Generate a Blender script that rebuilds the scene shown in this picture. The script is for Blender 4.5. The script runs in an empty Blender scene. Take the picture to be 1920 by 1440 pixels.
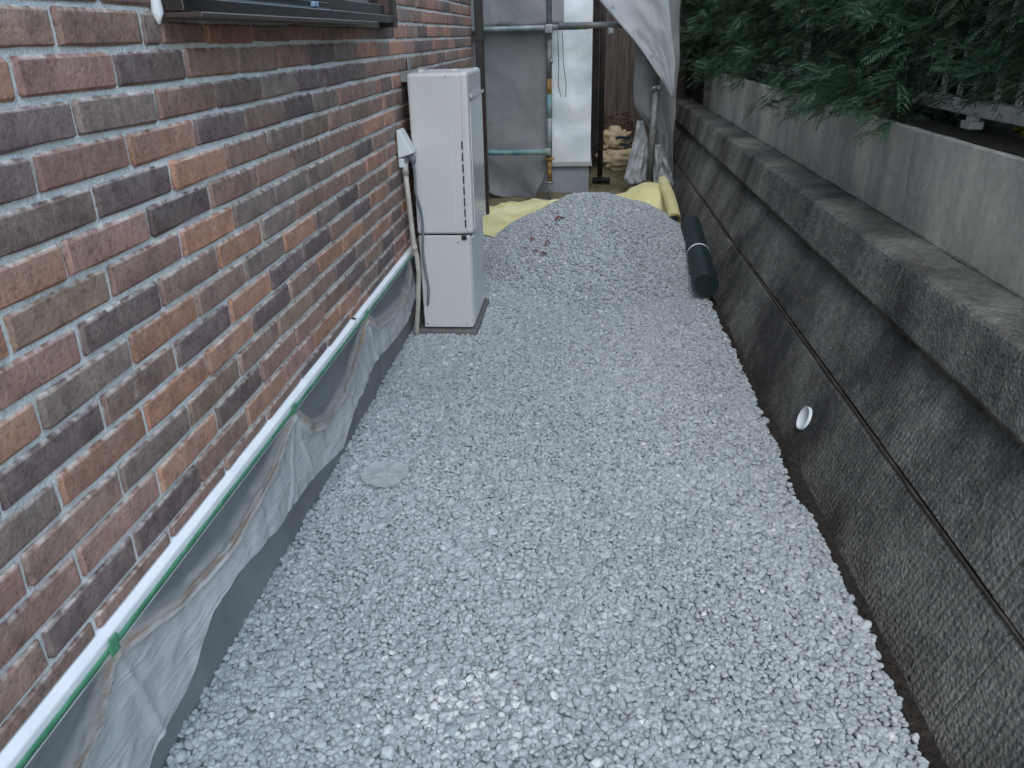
import bpy, math, random
import numpy as np
from mathutils import Vector, Matrix, Euler, noise
random.seed(7); rng = np.random.default_rng(7)
S = bpy.context.scene
COL = S.collection

# ------------------------------------------------------------------ camera
cd = bpy.data.cameras.new('camera'); cam = bpy.data.objects.new('camera', cd); COL.objects.link(cam)
cd.sensor_width = 36.0; cd.lens = 36.0*1480/1920; cd.clip_start = 0.05; cd.clip_end = 400
Rm = ((0.99645564, 0.01294446, -0.08311803), (0.08122826, -0.40491058, 0.91074112), (-0.02186632, -0.91426466, -0.40452689))
M = Matrix([[r[0], -r[1], -r[2]] for r in Rm]).to_4x4()
M.translation = Vector((0, 0, 1.39)); cam.matrix_world = M
S.camera = cam

# ------------------------------------------------------------------ world, sun, exposure
W = bpy.data.worlds.new('World'); S.world = W; W.use_nodes = True
nt = W.node_tree; bg = nt.nodes['Background']
sky = nt.nodes.new('ShaderNodeTexSky'); sky.sky_type = 'NISHITA'; sky.sun_disc = False
SUN_EL, SUN_AZ = math.radians(58), math.radians(178)
sky.sun_elevation = SUN_EL; sky.sun_rotation = SUN_AZ
sky.air_density = 1.0; sky.dust_density = 1.0; sky.ozone_density = 1.0
hs = nt.nodes.new('ShaderNodeHueSaturation'); hs.inputs['Saturation'].default_value = 0.74; hs.inputs['Hue'].default_value = .480
nt.links.new(sky.outputs[0], hs.inputs['Color']); nt.links.new(hs.outputs[0], bg.inputs['Color'])
bg.inputs['Strength'].default_value = 0.15
sd = bpy.data.lights.new('sun', 'SUN'); sd.energy = 0.5; sd.angle = math.radians(50); sd.color = (1.0, 0.995, 0.975)
so = bpy.data.objects.new('sun', sd); COL.objects.link(so)
sdir = Vector((math.sin(SUN_AZ)*math.cos(SUN_EL), math.cos(SUN_AZ)*math.cos(SUN_EL), math.sin(SUN_EL)))
so.rotation_euler = sdir.to_track_quat('Z', 'Y').to_euler(); so.location = (0, 0, 12)
S.view_settings.view_transform = 'Standard'; S.view_settings.look = 'None'
S.view_settings.exposure = 1.78; S.view_settings.gamma = 1.0; S.view_settings.use_curve_mapping = False

# ------------------------------------------------------------------ helpers
def mat(name, color=(.5, .5, .5), rough=.8, metal=0.0, spec=0.3, col2=None, nscale=8.0, contrast=(.35, .65), bump=0.0, bscale=60.0, coord='Object', detail=6, stretch=None, dist=0.01):
    m = bpy.data.materials.new(name); m.use_nodes = True
    t = m.node_tree; b = t.nodes['Principled BSDF']
    b.inputs['Base Color'].default_value = (*color, 1); b.inputs['Roughness'].default_value = rough
    b.inputs['Metallic'].default_value = metal; b.inputs['Specular IOR Level'].default_value = spec
    tc = t.nodes.new('ShaderNodeTexCoord'); src = tc.outputs[coord]
    if stretch:
        mp = t.nodes.new('ShaderNodeMapping'); mp.inputs['Scale'].default_value = stretch
        t.links.new(src, mp.inputs['Vector']); src = mp.outputs[0]
    m['_src'] = 0
    if col2 is not None:
        n = t.nodes.new('ShaderNodeTexNoise'); n.inputs['Scale'].default_value = nscale; n.inputs['Detail'].default_value = detail
        r = t.nodes.new('ShaderNodeValToRGB'); r.color_ramp.elements[0].position = contrast[0]; r.color_ramp.elements[1].position = contrast[1]
        r.color_ramp.elements[0].color = (*color, 1); r.color_ramp.elements[1].color = (*col2, 1)
        t.links.new(src, n.inputs['Vector']); t.links.new(n.outputs[0], r.inputs[0]); t.links.new(r.outputs[0], b.inputs['Base Color'])
    if bump:
        n2 = t.nodes.new('ShaderNodeTexNoise'); n2.inputs['Scale'].default_value = bscale; n2.inputs['Detail'].default_value = 5
        bp = t.nodes.new('ShaderNodeBump'); bp.inputs['Strength'].default_value = bump; bp.inputs['Distance'].default_value = dist
        t.links.new(src, n2.inputs['Vector']); t.links.new(n2.outputs[0], bp.inputs['Height']); t.links.new(bp.outputs[0], b.inputs['Normal'])
    return m

def new_node(m, typ, **kw):
    n = m.node_tree.nodes.new(typ)
    for k, v in kw.items(): setattr(n, k, v)
    return n

class MB:
    """collects vertices and faces for one mesh"""
    def __init__(s): s.v = []; s.f = []; s.sm = []
    def add(s, vs, fs, smooth=False):
        o = len(s.v); s.v += [tuple(v) for v in vs]
        for f in fs: s.f.append(tuple(i+o for i in f)); s.sm.append(smooth)
        return s
    def box(s, lo, hi, bev=0.0):
        x0, y0, z0 = lo; x1, y1, z1 = hi
        if bev <= 0:
            vs = [(x0,y0,z0),(x1,y0,z0),(x1,y1,z0),(x0,y1,z0),(x0,y0,z1),(x1,y0,z1),(x1,y1,z1),(x0,y1,z1)]
            return s.add(vs, [(0,3,2,1),(4,5,6,7),(0,1,5,4),(1,2,6,5),(2,3,7,6),(3,0,4,7)])
        b = bev
        import bmesh
        bm = bmesh.new(); bmesh.ops.create_cube(bm, size=1.0)
        for v in bm.verts: v.co = Vector(((x0+x1)/2+v.co.x*(x1-x0), (y0+y1)/2+v.co.y*(y1-y0), (z0+z1)/2+v.co.z*(z1-z0)))
        bmesh.ops.bevel(bm, geom=list(bm.edges), offset=b, segments=2, profile=.5, affect='EDGES')
        bm.verts.index_update()
        s.add([v.co[:] for v in bm.verts], [[v.index for v in f.verts] for f in bm.faces]); bm.free(); return s
    def tube(s, pts, r, n=10, cap=True, smooth=True):
        pts = [Vector(p) for p in pts]; rs = r if isinstance(r, (list, tuple)) else [r]*len(pts)
        vs = []; up = Vector((0.13, .37, .92)).normalized()
        for i, p in enumerate(pts):
            d = (pts[min(i+1, len(pts)-1)]-pts[max(i-1, 0)]).normalized()
            a = d.cross(up)
            if a.length < 1e-3: a = d.cross(Vector((1, 0, 0)))
            a.normalize(); b = d.cross(a)
            for k in range(n):
                t = 2*math.pi*k/n; vs.append(p+(a*math.cos(t)+b*math.sin(t))*rs[i])
        fs = [(i*n+k, i*n+(k+1) % n, (i+1)*n+(k+1) % n, (i+1)*n+k) for i in range(len(pts)-1) for k in range(n)]
        s.add(vs, fs, smooth)
        if cap:
            m = (len(pts)-1)*n; o = len(s.v)-len(vs)
            s.f.append(tuple(o+k for k in range(n))[::-1]); s.sm.append(False)
            s.f.append(tuple(o+m+k for k in range(n))); s.sm.append(False)
        return s
    def grid(s, nu, nv, fn, smooth=True, thick=None):
        vs = [Vector(fn(i/nu, j/nv)) for j in range(nv+1) for i in range(nu+1)]
        fs = [(j*(nu+1)+i, j*(nu+1)+i+1, (j+1)*(nu+1)+i+1, (j+1)*(nu+1)+i) for j in range(nv) for i in range(nu)]
        return s.add(vs, fs, smooth)
    def mesh(s, name, m=None):
        me = bpy.data.meshes.new(name); me.from_pydata([tuple(v) for v in s.v], [], s.f)
        me.polygons.foreach_set('use_smooth', s.sm); me.update()
        if m: me.materials.append(m)
        return me
    def build(s, name, m=None, parent=None, loc=(0, 0, 0)):
        return obj(name, s.mesh(name, m), parent, loc)

def obj(name, me, parent=None, loc=(0, 0, 0), rot=(0, 0, 0)):
    o = bpy.data.objects.new(name, me); COL.objects.link(o)
    if parent is not None:
        o.parent = parent
        o.location = Vector(loc)-parent_base(parent)
    else: o.location = loc
    o.rotation_euler = rot
    return o
def parent_base(p):
    b = Vector((0, 0, 0))
    while p is not None: b += p.location; p = p.parent
    return b
def tag(o, label=None, cat=None, group=None, kind=None):
    if label: o['label'] = label
    if cat: o['category'] = cat
    if group: o['group'] = group
    if kind: o['kind'] = kind
    return o
def thing(name, label, cat, loc=(0, 0, 0), group=None):
    o = bpy.data.objects.new(name, None); COL.objects.link(o); o.location = loc; o.empty_display_size = .1
    return tag(o, label, cat, group)
def nz(x, y=0., z=0.): return noise.noise((x, y, z))
def fbm(x, y=0., z=0.): return noise.fractal((x, y, z), 1.0, 2.1, 4)
def lerp(a, b, t): return a+(b-a)*t
def pl(t, pts):   # piecewise-linear
    return float(np.interp(t, [p[0] for p in pts], [p[1] for p in pts]))
def sstep(a, b, x):
    t = min(1, max(0, (x-a)/(b-a))); return t*t*(3-2*t)
def solidify(o, th):
    md = o.modifiers.new('thickness', 'SOLIDIFY'); md.thickness = th; md.offset = 0
    return o

R_ = [Vector(r) for r in Rm]
def to_px(p):     # projected size is used only to rank which bricks show largest
    d = Vector(p)-Vector((0, 0, 1.39))
    c = [sum(R_[r][k]*d[r] for r in range(3)) for k in range(3)]
    return (960+1480*c[0]/c[2], 720+1480*c[1]/c[2], c[2]) if c[2] > .05 else None

# ------------------------------------------------------------------ materials
def brick_material(name, from_object):
    m = bpy.data.materials.new(name); m.use_nodes = True; t = m.node_tree; L = t.links.new; b = t.nodes['Principled BSDF']
    b.inputs['Roughness'].default_value = .85; b.inputs['Specular IOR Level'].default_value = .25
    tc = new_node(m, 'ShaderNodeTexCoord')
    oi = new_node(m, 'ShaderNodeObjectInfo'); geo = new_node(m, 'ShaderNodeNewGeometry')
    if from_object: col = oi.outputs['Color']; rnd = oi.outputs['Random']
    else:
        rp = new_node(m, 'ShaderNodeValToRGB'); rp.color_ramp.interpolation = 'CONSTANT'
        e = rp.color_ramp.elements
        while len(e) < len(PAL): e.new(.5)
        for i, c in enumerate(PAL): e[i].position = i/len(PAL); e[i].color = (*c, 1)
        L(geo.outputs['Random Per Island'], rp.inputs[0]); col = rp.outputs[0]; rnd = geo.outputs['Random Per Island']
    off = new_node(m, 'ShaderNodeVectorMath', operation='MULTIPLY_ADD')
    cmb = new_node(m, 'ShaderNodeCombineXYZ')
    for k in range(3): L(rnd, cmb.inputs[k])
    off.inputs[1].default_value = (37, 53, 71); L(cmb.outputs[0], off.inputs[0]); L(tc.outputs['Object'], off.inputs[2])
    n1 = new_node(m, 'ShaderNodeTexNoise'); n1.inputs['Scale'].default_value = 16; n1.inputs['Detail'].default_value = 8; n1.inputs['Roughness'].default_value = .65
    n2 = new_node(m, 'ShaderNodeTexNoise'); n2.inputs['Scale'].default_value = 110; n2.inputs['Detail'].default_value = 5
    L(off.outputs[0], n1.inputs['Vector']); L(off.outputs[0], n2.inputs['Vector'])
    r1 = new_node(m, 'ShaderNodeValToRGB'); r1.color_ramp.elements[0].position = .3; r1.color_ramp.elements[0].color = (.62, .61, .63, 1); r1.color_ramp.elements[1].position = .68; r1.color_ramp.elements[1].color = (1.22, 1.19, 1.15, 1)
    L(n1.outputs[0], r1.inputs[0])
    mx = new_node(m, 'ShaderNodeMix', data_type='RGBA', blend_type='MULTIPLY'); mx.inputs[0].default_value = 1
    L(col, mx.inputs[6]); L(r1.outputs[0], mx.inputs[7])
    # dark burnt specks
    r2 = new_node(m, 'ShaderNodeValToRGB'); r2.color_ramp.elements[0].position = .33; r2.color_ramp.elements[0].color = (.25, .23, .23, 1); r2.color_ramp.elements[1].position = .45; r2.color_ramp.elements[1].color = (1, 1, 1, 1)
    L(n2.outputs[0], r2.inputs[0])
    mx2 = new_node(m, 'ShaderNodeMix', data_type='RGBA', blend_type='MULTIPLY'); mx2.inputs[0].default_value = .45
    L(mx.outputs[2], mx2.inputs[6]); L(r2.outputs[0], mx2.inputs[7])
    # lime smears from the pointing, patchy
    n3 = new_node(m, 'ShaderNodeTexNoise'); n3.inputs['Scale'].default_value = 7; n3.inputs['Detail'].default_value = 9; n3.inputs['Roughness'].default_value = .75
    L(off.outputs[0], n3.inputs['Vector'])
    r3 = new_node(m, 'ShaderNodeValToRGB'); r3.color_ramp.elements[0].position = .60; r3.color_ramp.elements[0].color = (0, 0, 0, 1); r3.color_ramp.elements[1].position = .78; r3.color_ramp.elements[1].color = (.55, .55, .55, 1)
    L(n3.outputs[0], r3.inputs[0])
    at = new_node(m, 'ShaderNodeAttribute'); at.attribute_name = 'top_pale'  # per-vertex mask, paler along the top arris
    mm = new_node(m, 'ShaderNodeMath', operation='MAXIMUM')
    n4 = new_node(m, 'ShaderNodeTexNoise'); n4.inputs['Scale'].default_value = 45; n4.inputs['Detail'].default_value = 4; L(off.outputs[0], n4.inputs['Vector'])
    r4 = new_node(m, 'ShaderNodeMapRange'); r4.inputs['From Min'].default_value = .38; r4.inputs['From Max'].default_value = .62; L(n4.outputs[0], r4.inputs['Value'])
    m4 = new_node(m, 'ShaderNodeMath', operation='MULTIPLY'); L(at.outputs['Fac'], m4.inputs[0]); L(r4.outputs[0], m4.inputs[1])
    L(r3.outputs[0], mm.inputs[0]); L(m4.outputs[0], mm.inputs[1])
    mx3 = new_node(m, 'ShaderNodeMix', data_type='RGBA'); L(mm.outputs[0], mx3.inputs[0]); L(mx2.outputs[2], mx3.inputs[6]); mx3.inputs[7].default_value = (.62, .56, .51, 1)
    L(mx3.outputs[2], b.inputs['Base Color'])
    ad = new_node(m, 'ShaderNodeMath', operation='ADD'); L(n1.outputs[0], ad.inputs[0]); L(n2.outputs[0], ad.inputs[1])
    bp = new_node(m, 'ShaderNodeBump'); bp.inputs['Strength'].default_value = .6; bp.inputs['Distance'].default_value = .004
    L(ad.outputs[0], bp.inputs['Height']); L(bp.outputs[0], b.inputs['Normal'])
    return m
PAL = [(0.15, 0.109, 0.102), (0.214, 0.15, 0.128), (0.273, 0.172, 0.134), (0.403, 0.211, 0.142), (0.253, 0.171, 0.125), (0.213, 0.161, 0.14), (0.36, 0.199, 0.141), (0.16, 0.115, 0.11), (0.32, 0.186, 0.154), (0.257, 0.169, 0.137), (0.287, 0.176, 0.143)]
M_BRICK = brick_material('brick_clay', True); M_BRICKS = brick_material('brick_clay_far', False)
M_MORTAR = mat('mortar', (.60, .61, .60), .95, col2=(.74, .75, .74), nscale=30, bump=.7, bscale=160, dist=.006)
M_FOUND = mat('foundation_mortar', (.17, .182, .19), .9, col2=(.225, .238, .248), nscale=5, bump=.25, bscale=250, dist=.003)
M_STRIP = mat('white_flashing', (.70, .73, .76), .4, col2=(.78, .80, .82), nscale=10, spec=.4)
M_TAPE = mat('green_tape', (.055, .21, .11), .5, col2=(.10, .31, .18), nscale=18, bump=.2, bscale=80, dist=.002)
M_FRAME = mat('dark_bronze_aluminium', (.022, .018, .017), .35, spec=.5, col2=(.030, .024, .022), nscale=12)
M_FRAMEB = mat('brown_aluminium', (.050, .034, .030), .4, spec=.5, col2=(.062, .043, .038), nscale=9)
M_GLASS = mat('dark_glass', (.012, .014, .017), .08, spec=.5)
M_PIPE = mat('beige_pvc', (.44, .41, .36), .5, col2=(.37, .34, .295), nscale=14)
M_GREYBOX = mat('grey_plastic', (.52, .54, .55), .45, col2=(.58, .60, .61), nscale=10)
M_CORD = mat('grey_cable', (.16, .18, .20), .5)
M_HEATER = mat('heater_paint', (.49, .485, .475), .42, col2=(.53, .525, .515), nscale=3, spec=.4)
M_CHROME = mat('chrome', (.7, .72, .74), .18, metal=1.0)
M_BLACK = mat('black_plastic', (.015, .015, .016), .5)
M_GALV = mat('galvanised_steel', (.34, .36, .37), .5, metal=.6, col2=(.24, .25, .25), nscale=22)
M_SOIL = mat('dark_soil', (.020, .016, .013), .95, col2=(.045, .036, .028), nscale=35, bump=1, bscale=90, dist=.02)
M_EARTH = mat('sandy_earth', (.20, .165, .10), .95, col2=(.11, .09, .055), nscale=6, bump=1, bscale=40, dist=.03)
M_GROUND = mat('ground_earth', (.11, .095, .075), .95, col2=(.16, .14, .11), nscale=1.5, bump=.6, bscale=20, dist=.03)
M_PLINTH = mat('plinth_concrete', (.10, .10, .096), .9, col2=(.145, .145, .14), nscale=20, bump=.4, bscale=150, dist=.003)

def stone_material():
    m = bpy.data.materials.new('gravel_stone'); m.use_nodes = True; t = m.node_tree; L = t.links.new; b = t.nodes['Principled BSDF']
    b.inputs['Roughness'].default_value = .8; b.inputs['Specular IOR Level'].default_value = .25
    at = new_node(m, 'ShaderNodeAttribute', attribute_type='INSTANCER'); at.attribute_name = 'tint'
    rp = new_node(m, 'ShaderNodeValToRGB'); e = rp.color_ramp.elements
    e[0].position = 0; e[0].color = (.225, .255, .270, 1); e[1].position = .8; e[1].color = (.42, .447, .462, 1)
    e.new(.4).color = (.315, .342, .358, 1); e.new(.95).color = (.56, .57, .565, 1)
    L(at.outputs['Fac'], rp.inputs[0])
    tc = new_node(m, 'ShaderNodeTexCoord'); n = new_node(m, 'ShaderNodeTexNoise'); n.inputs['Scale'].default_value = 1.6; n.inputs['Detail'].default_value = 6
    L(tc.outputs['Object'], n.inputs['Vector'])
    r = new_node(m, 'ShaderNodeValToRGB'); r.color_ramp.elements[0].position = .3; r.color_ramp.elements[0].color = (.82, .82, .83, 1); r.color_ramp.elements[1].position = .7; r.color_ramp.elements[1].color = (1.1, 1.1, 1.08, 1)
    L(n.outputs[0], r.inputs[0])
    mx = new_node(m, 'ShaderNodeMix', data_type='RGBA', blend_type='MULTIPLY'); mx.inputs[0].default_value = 1
    L(rp.outputs[0], mx.inputs[6]); L(r.outputs[0], mx.inputs[7]); L(mx.outputs[2], b.inputs['Base Color'])
    return m
M_STONE = stone_material()
M_GBASE = mat('gravel_fines', (.28, .315, .335), .95, col2=(.36, .40, .425), nscale=60, bump=.6, bscale=120, dist=.02)

def concrete_block(name, c0, c1, stain, rib=True, speck=True, streak=0.0):
    """dark weathered concrete: exposed aggregate, ribs running up the face, blotchy black stains"""
    m = bpy.data.materials.new(name); m.use_nodes = True; t = m.node_tree; L = t.links.new; b = t.nodes['Principled BSDF']
    b.inputs['Roughness'].default_value = .9; b.inputs['Specular IOR Level'].default_value = .2
    tc = new_node(m, 'ShaderNodeTexCoord'); geo = new_node(m, 'ShaderNodeNewGeometry')
    P = geo.outputs['Position']
    n1 = new_node(m, 'ShaderNodeTexNoise'); n1.inputs['Scale'].default_value = 26; n1.inputs['Detail'].default_value = 7; n1.inputs['Roughness'].default_value = .7; L(P, n1.inputs['Vector'])
    r1 = new_node(m, 'ShaderNodeValToRGB'); r1.color_ramp.elements[0].position = .32; r1.color_ramp.elements[1].position = .7
    r1.color_ramp.elements[0].color = (*c0, 1); r1.color_ramp.elements[1].color = (*c1, 1); L(n1.outputs[0], r1.inputs[0])
    n2 = new_node(m, 'ShaderNodeTexNoise'); n2.inputs['Scale'].default_value = 2.0; n2.inputs['Detail'].default_value = 9; n2.inputs['Roughness'].default_value = .62
    mp = new_node(m, 'ShaderNodeMapping'); mp.inputs['Scale'].default_value = (1, 1.15, .8); L(P, mp.inputs['Vector']); L(mp.outputs[0], n2.inputs['Vector'])
    r2 = new_node(m, 'ShaderNodeValToRGB'); r2.color_ramp.elements[0].position = .36; r2.color_ramp.elements[1].position = .64
    r2.color_ramp.elements[0].color = (*stain, 1); r2.color_ramp.elements[1].color = (1.25, 1.22, 1.15, 1); L(n2.outputs[0], r2.inputs[0])
    mx = new_node(m, 'ShaderNodeMix', data_type='RGBA', blend_type='MULTIPLY'); mx.inputs[0].default_value = 1
    L(r1.outputs[0], mx.inputs[6]); L(r2.outputs[0], mx.inputs[7]); out = mx.outputs[2]
    n3 = new_node(m, 'ShaderNodeTexNoise'); n3.inputs['Scale'].default_value = 5; n3.inputs['Detail'].default_value = 6
    mp3 = new_node(m, 'ShaderNodeMapping'); mp3.inputs['Scale'].default_value = (.4, 1.5, .22); L(P, mp3.inputs['Vector']); L(mp3.outputs[0], n3.inputs['Vector'])
    if streak:
        r3 = new_node(m, 'ShaderNodeValToRGB'); r3.color_ramp.elements[0].position = .38; r3.color_ramp.elements[1].position = .6
        r3.color_ramp.elements[0].color = (1-streak, 1-streak, 1-streak, 1); r3.color_ramp.elements[1].color = (1.1, 1.1, 1.08, 1); L(n3.outputs[0], r3.inputs[0])
        mx3 = new_node(m, 'ShaderNodeMix', data_type='RGBA', blend_type='MULTIPLY'); mx3.inputs[0].default_value = 1
        L(out, mx3.inputs[6]); L(r3.outputs[0], mx3.inputs[7]); out = mx3.outputs[2]
    h = n1.outputs[0]
    if speck:
        v = new_node(m, 'ShaderNodeTexVoronoi'); v.inputs['Scale'].default_value = 95; L(P, v.inputs['Vector'])
        sp = new_node(m, 'ShaderNodeSeparateColor'); L(v.outputs['Color'], sp.inputs[0])
        g = new_node(m, 'ShaderNodeMath', operation='GREATER_THAN'); g.inputs[1].default_value = .78; L(sp.outputs[0], g.inputs[0])
        d = new_node(m, 'ShaderNodeMath', operation='LESS_THAN'); d.inputs[1].default_value = .36; L(v.outputs['Distance'], d.inputs[0])
        k = new_node(m, 'ShaderNodeMath', operation='MULTIPLY'); L(g.outputs[0], k.inputs[0]); L(d.outputs[0], k.inputs[1])
        k2 = new_node(m, 'ShaderNodeMath', operation='MULTIPLY'); L(k.outputs[0], k2.inputs[0])
        kc = new_node(m, 'ShaderNodeMapRange'); kc.inputs['From Min'].default_value = .36; kc.inputs['From Max'].default_value = .60; kc.inputs['To Max'].default_value = .85; L(n2.outputs[0], kc.inputs['Value']); L(kc.outputs[0], k2.inputs[1])
        mx4 = new_node(m, 'ShaderNodeMix', data_type='RGBA'); L(k2.outputs[0], mx4.inputs[0]); L(out, mx4.inputs[6]); mx4.inputs[7].default_value = (.27, .26, .245, 1); out = mx4.outputs[2]
        ad = new_node(m, 'ShaderNodeMath', operation='SUBTRACT'); L(h, ad.inputs[0]); 
        vd = new_node(m, 'ShaderNodeMath', operation='MULTIPLY'); vd.inputs[1].default_value = .7; L(v.outputs['Distance'], vd.inputs[0]); L(vd.outputs[0], ad.inputs[1]); h = ad.outputs[0]
    if rib:
        w = new_node(m, 'ShaderNodeTexWave'); w.bands_direction = 'Y'; w.inputs['Scale'].default_value = 14; w.inputs['Distortion'].default_value = 2.0; w.inputs['Detail'].default_value = 3; w.inputs['Detail Scale'].default_value = 3
        L(P, w.inputs['Vector'])
        wm = new_node(m, 'ShaderNodeMath', operation='MULTIPLY_ADD'); wm.inputs[1].default_value = .35; L(w.outputs['Fac'], wm.inputs[0]); L(h, wm.inputs[2]); h = wm.outputs[0]
    bp = new_node(m, 'ShaderNodeBump'); bp.inputs['Strength'].default_value = .9; bp.inputs['Distance'].default_value = .008
    L(h, bp.inputs['Height']); L(bp.outputs[0], b.inputs['Normal']); L(out, b.inputs['Base Color'])
    return m
M_BLOCK = concrete_block('stained_block_concrete', (.088, .088, .087), (.20, .196, .188), (.33, .325, .325))
M_CAP = concrete_block('stained_cap_concrete', (.095, .095, .093), (.215, .21, .20), (.33, .325, .325), rib=False)
M_UPPER = concrete_block('upper_wall_concrete', (.34, .335, .32), (.46, .455, .435), (.72, .71, .70), rib=False, speck=False, streak=.14)
M_CAPTOP = concrete_block('ledge_black_weathering', (.028, .028, .028), (.052, .052, .050), (.6, .6, .6), rib=False, speck=False)
M_UPPERD = concrete_block('upper_wall_dark_concrete', (.035, .034, .033), (.07, .068, .064), (.6, .6, .6), rib=False, speck=False, streak=.3)
M_DIRT = mat('joint_dirt', (.022, .019, .017), .95, col2=(.085, .066, .052), nscale=9, bump=.8, bscale=80, dist=.01)

def cloth_material(name, c, c2, transl=.25, rough=.75, weave=900):
    m = mat(name, c, rough, col2=c2, nscale=3.0, spec=.25, bump=.35, bscale=9, dist=.03)
    t = m.node_tree; b = t.nodes['Principled BSDF']; out = t.nodes['Material Output']
    tr = new_node(m, 'ShaderNodeBsdfTranslucent'); tr.inputs[0].default_value = (*[min(1, x*1.2) for x in c2], 1)
    mx = new_node(m, 'ShaderNodeMixShader'); mx.inputs[0].default_value = transl
    t.links.new(b.outputs[0], mx.inputs[1]); t.links.new(tr.outputs[0], mx.inputs[2]); t.links.new(mx.outputs[0], out.inputs[0])
    return m
M_SHEET = cloth_material('grey_mesh_sheet', (.225, .225, .235), (.285, .285, .29), .15)
M_SHEETL = cloth_material('pale_grey_sheet', (.40, .42, .44), (.48, .50, .52), .2)
M_TARP = cloth_material('yellow_tarp', (.74, .67, .31), (.82, .77, .46), .2, .42)
M_WRAP = mat('silver_house_wrap', (.60, .66, .70), .38, col2=(.74, .78, .81), nscale=3.5, metal=.15, spec=.4, bump=.35, bscale=7, dist=.02)
M_NROCK = mat('neighbour_foundation', (.22, .245, .26), .9, col2=(.29, .315, .33), nscale=4, bump=.2, bscale=100, dist=.004)
M_NTRIM = mat('grey_flashing', (.33, .34, .34), .5, col2=(.38, .39, .39), nscale=8)
M_DARKW = mat('dark_boards', (.030, .026, .024), .9, col2=(.055, .045, .04), nscale=8, bump=.4, bscale=60)
M_WOOD = mat('brown_boards', (.14, .115, .102), .85, col2=(.085, .068, .060), nscale=5, stretch=(6, 6, .6), bump=.3, bscale=30)
M_GREENR = mat('dark_green_sheet', (.008, .017, .018), .5, spec=.35, col2=(.012, .025, .026), nscale=30, bump=.3, bscale=300, dist=.002)
M_WHITEB = mat('white_band', (.75, .76, .76), .5)
M_WPVC = mat('white_pvc', (.62, .66, .68), .45, col2=(.70, .73, .75), nscale=20)
M_LEAF = mat('dry_red_leaf', (.12, .03, .022), .7, col2=(.20, .06, .04), nscale=60)
M_SACK = mat('cream_sack', (.60, .48, .32), .7, col2=(.42, .31, .19), nscale=12, bump=.5, bscale=30, dist=.02)
M_BLUE = mat('blue_strap', (.02, .05, .075), .6)
M_WHITEM = mat('white_metal_fence', (.62, .63, .64), .4, col2=(.52, .53, .53), nscale=14)
def paint_pipe():
    m = mat('worn_teal_pipe', (.17, .215, .225), .55, metal=.3, col2=(.28, .295, .295), nscale=14, contrast=(.4, .6))
    return m
M_TEAL = paint_pipe()
M_TEALB = mat('blue_green_pipe', (.04, .15, .19), .5, col2=(.20, .29, .29), nscale=6, contrast=(.42, .6))
M_RUST = mat('ochre_rusty_pipe', (.32, .20, .05), .7, col2=(.16, .09, .045), nscale=22, contrast=(.4, .6))
M_GREYP = mat('grey_scaffold_pipe', (.22, .23, .23), .5, metal=.3, col2=(.15, .145, .14), nscale=16)

def film_material():
    m = bpy.data.materials.new('clear_masking_film'); m.use_nodes = True; t = m.node_tree; L = t.links.new
    b = t.nodes['Principled BSDF']; out = t.nodes['Material Output']
    b.inputs['Base Color'].default_value = (.78, .82, .85, 1); b.inputs['Roughness'].default_value = .17; b.inputs['Specular IOR Level'].default_value = .9
    tc = new_node(m, 'ShaderNodeTexCoord')
    at = new_node(m, 'ShaderNodeAttribute'); at.attribute_name = 'dirt'
    n = new_node(m, 'ShaderNodeTexNoise'); n.inputs['Scale'].default_value = 22; n.inputs['Detail'].default_value = 7
    mp = new_node(m, 'ShaderNodeMapping'); mp.inputs['Scale'].default_value = (1, .5, 2.0); L(tc.outputs['Object'], mp.inputs['Vector']); L(mp.outputs[0], n.inputs['Vector'])
    r = new_node(m, 'ShaderNodeMapRange'); r.inputs['From Min'].default_value = .25; r.inputs['From Max'].default_value = .5; L(n.outputs[0], r.inputs['Value'])
    k = new_node(m, 'ShaderNodeMath', operation='MULTIPLY'); L(at.outputs['Fac'], k.inputs[0]); L(r.outputs[0], k.inputs[1])
    mx = new_node(m, 'ShaderNodeMix', data_type='RGBA'); L(k.outputs[0], mx.inputs[0]); mx.inputs[6].default_value = (.86, .88, .89, 1); mx.inputs[7].default_value = (.33, .23, .165, 1)
    L(mx.outputs[2], b.inputs['Base Color'])
    n2 = new_node(m, 'ShaderNodeTexNoise'); n2.inputs['Scale'].default_value = 14; n2.inputs['Detail'].default_value = 5; n2.inputs['Distortion'].default_value = 1.2; L(mp.outputs[0], n2.inputs['Vector'])
    bp = new_node(m, 'ShaderNodeBump'); bp.inputs['Strength'].default_value = .55; bp.inputs['Distance'].default_value = .015; L(n2.outputs[0], bp.inputs['Height']); L(bp.outputs[0], b.inputs['Normal'])
    tr = new_node(m, 'ShaderNodeBsdfTransparent'); tr.inputs[0].default_value = (.93, .94, .94, 1)
    al = new_node(m, 'ShaderNodeMath', operation='MULTIPLY_ADD', use_clamp=True); al.inputs[1].default_value = .55; al.inputs[2].default_value = .07; L(k.outputs[0], al.inputs[0])
    ly = new_node(m, 'ShaderNodeAttribute'); ly.attribute_name = 'layer'; n5 = new_node(m, 'ShaderNodeMath', operation='MULTIPLY_ADD'); n5.inputs[1].default_value = .33; L(ly.outputs['Fac'], n5.inputs[0]); L(al.outputs[0], n5.inputs[2]); al = n5
    ms = new_node(m, 'ShaderNodeMixShader'); L(al.outputs[0], ms.inputs[0]); L(tr.outputs[0], ms.inputs[1]); L(b.outputs[0], ms.inputs[2]); L(ms.outputs[0], out.inputs[0])
    return m
M_FILM = film_material()

def film_front_material():
    m = mat('protective_film_panel', (.62, .65, .67), .18, metal=.35, bump=.10, bscale=7, dist=.015)
    return m
M_FRONT = film_front_material()


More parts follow.
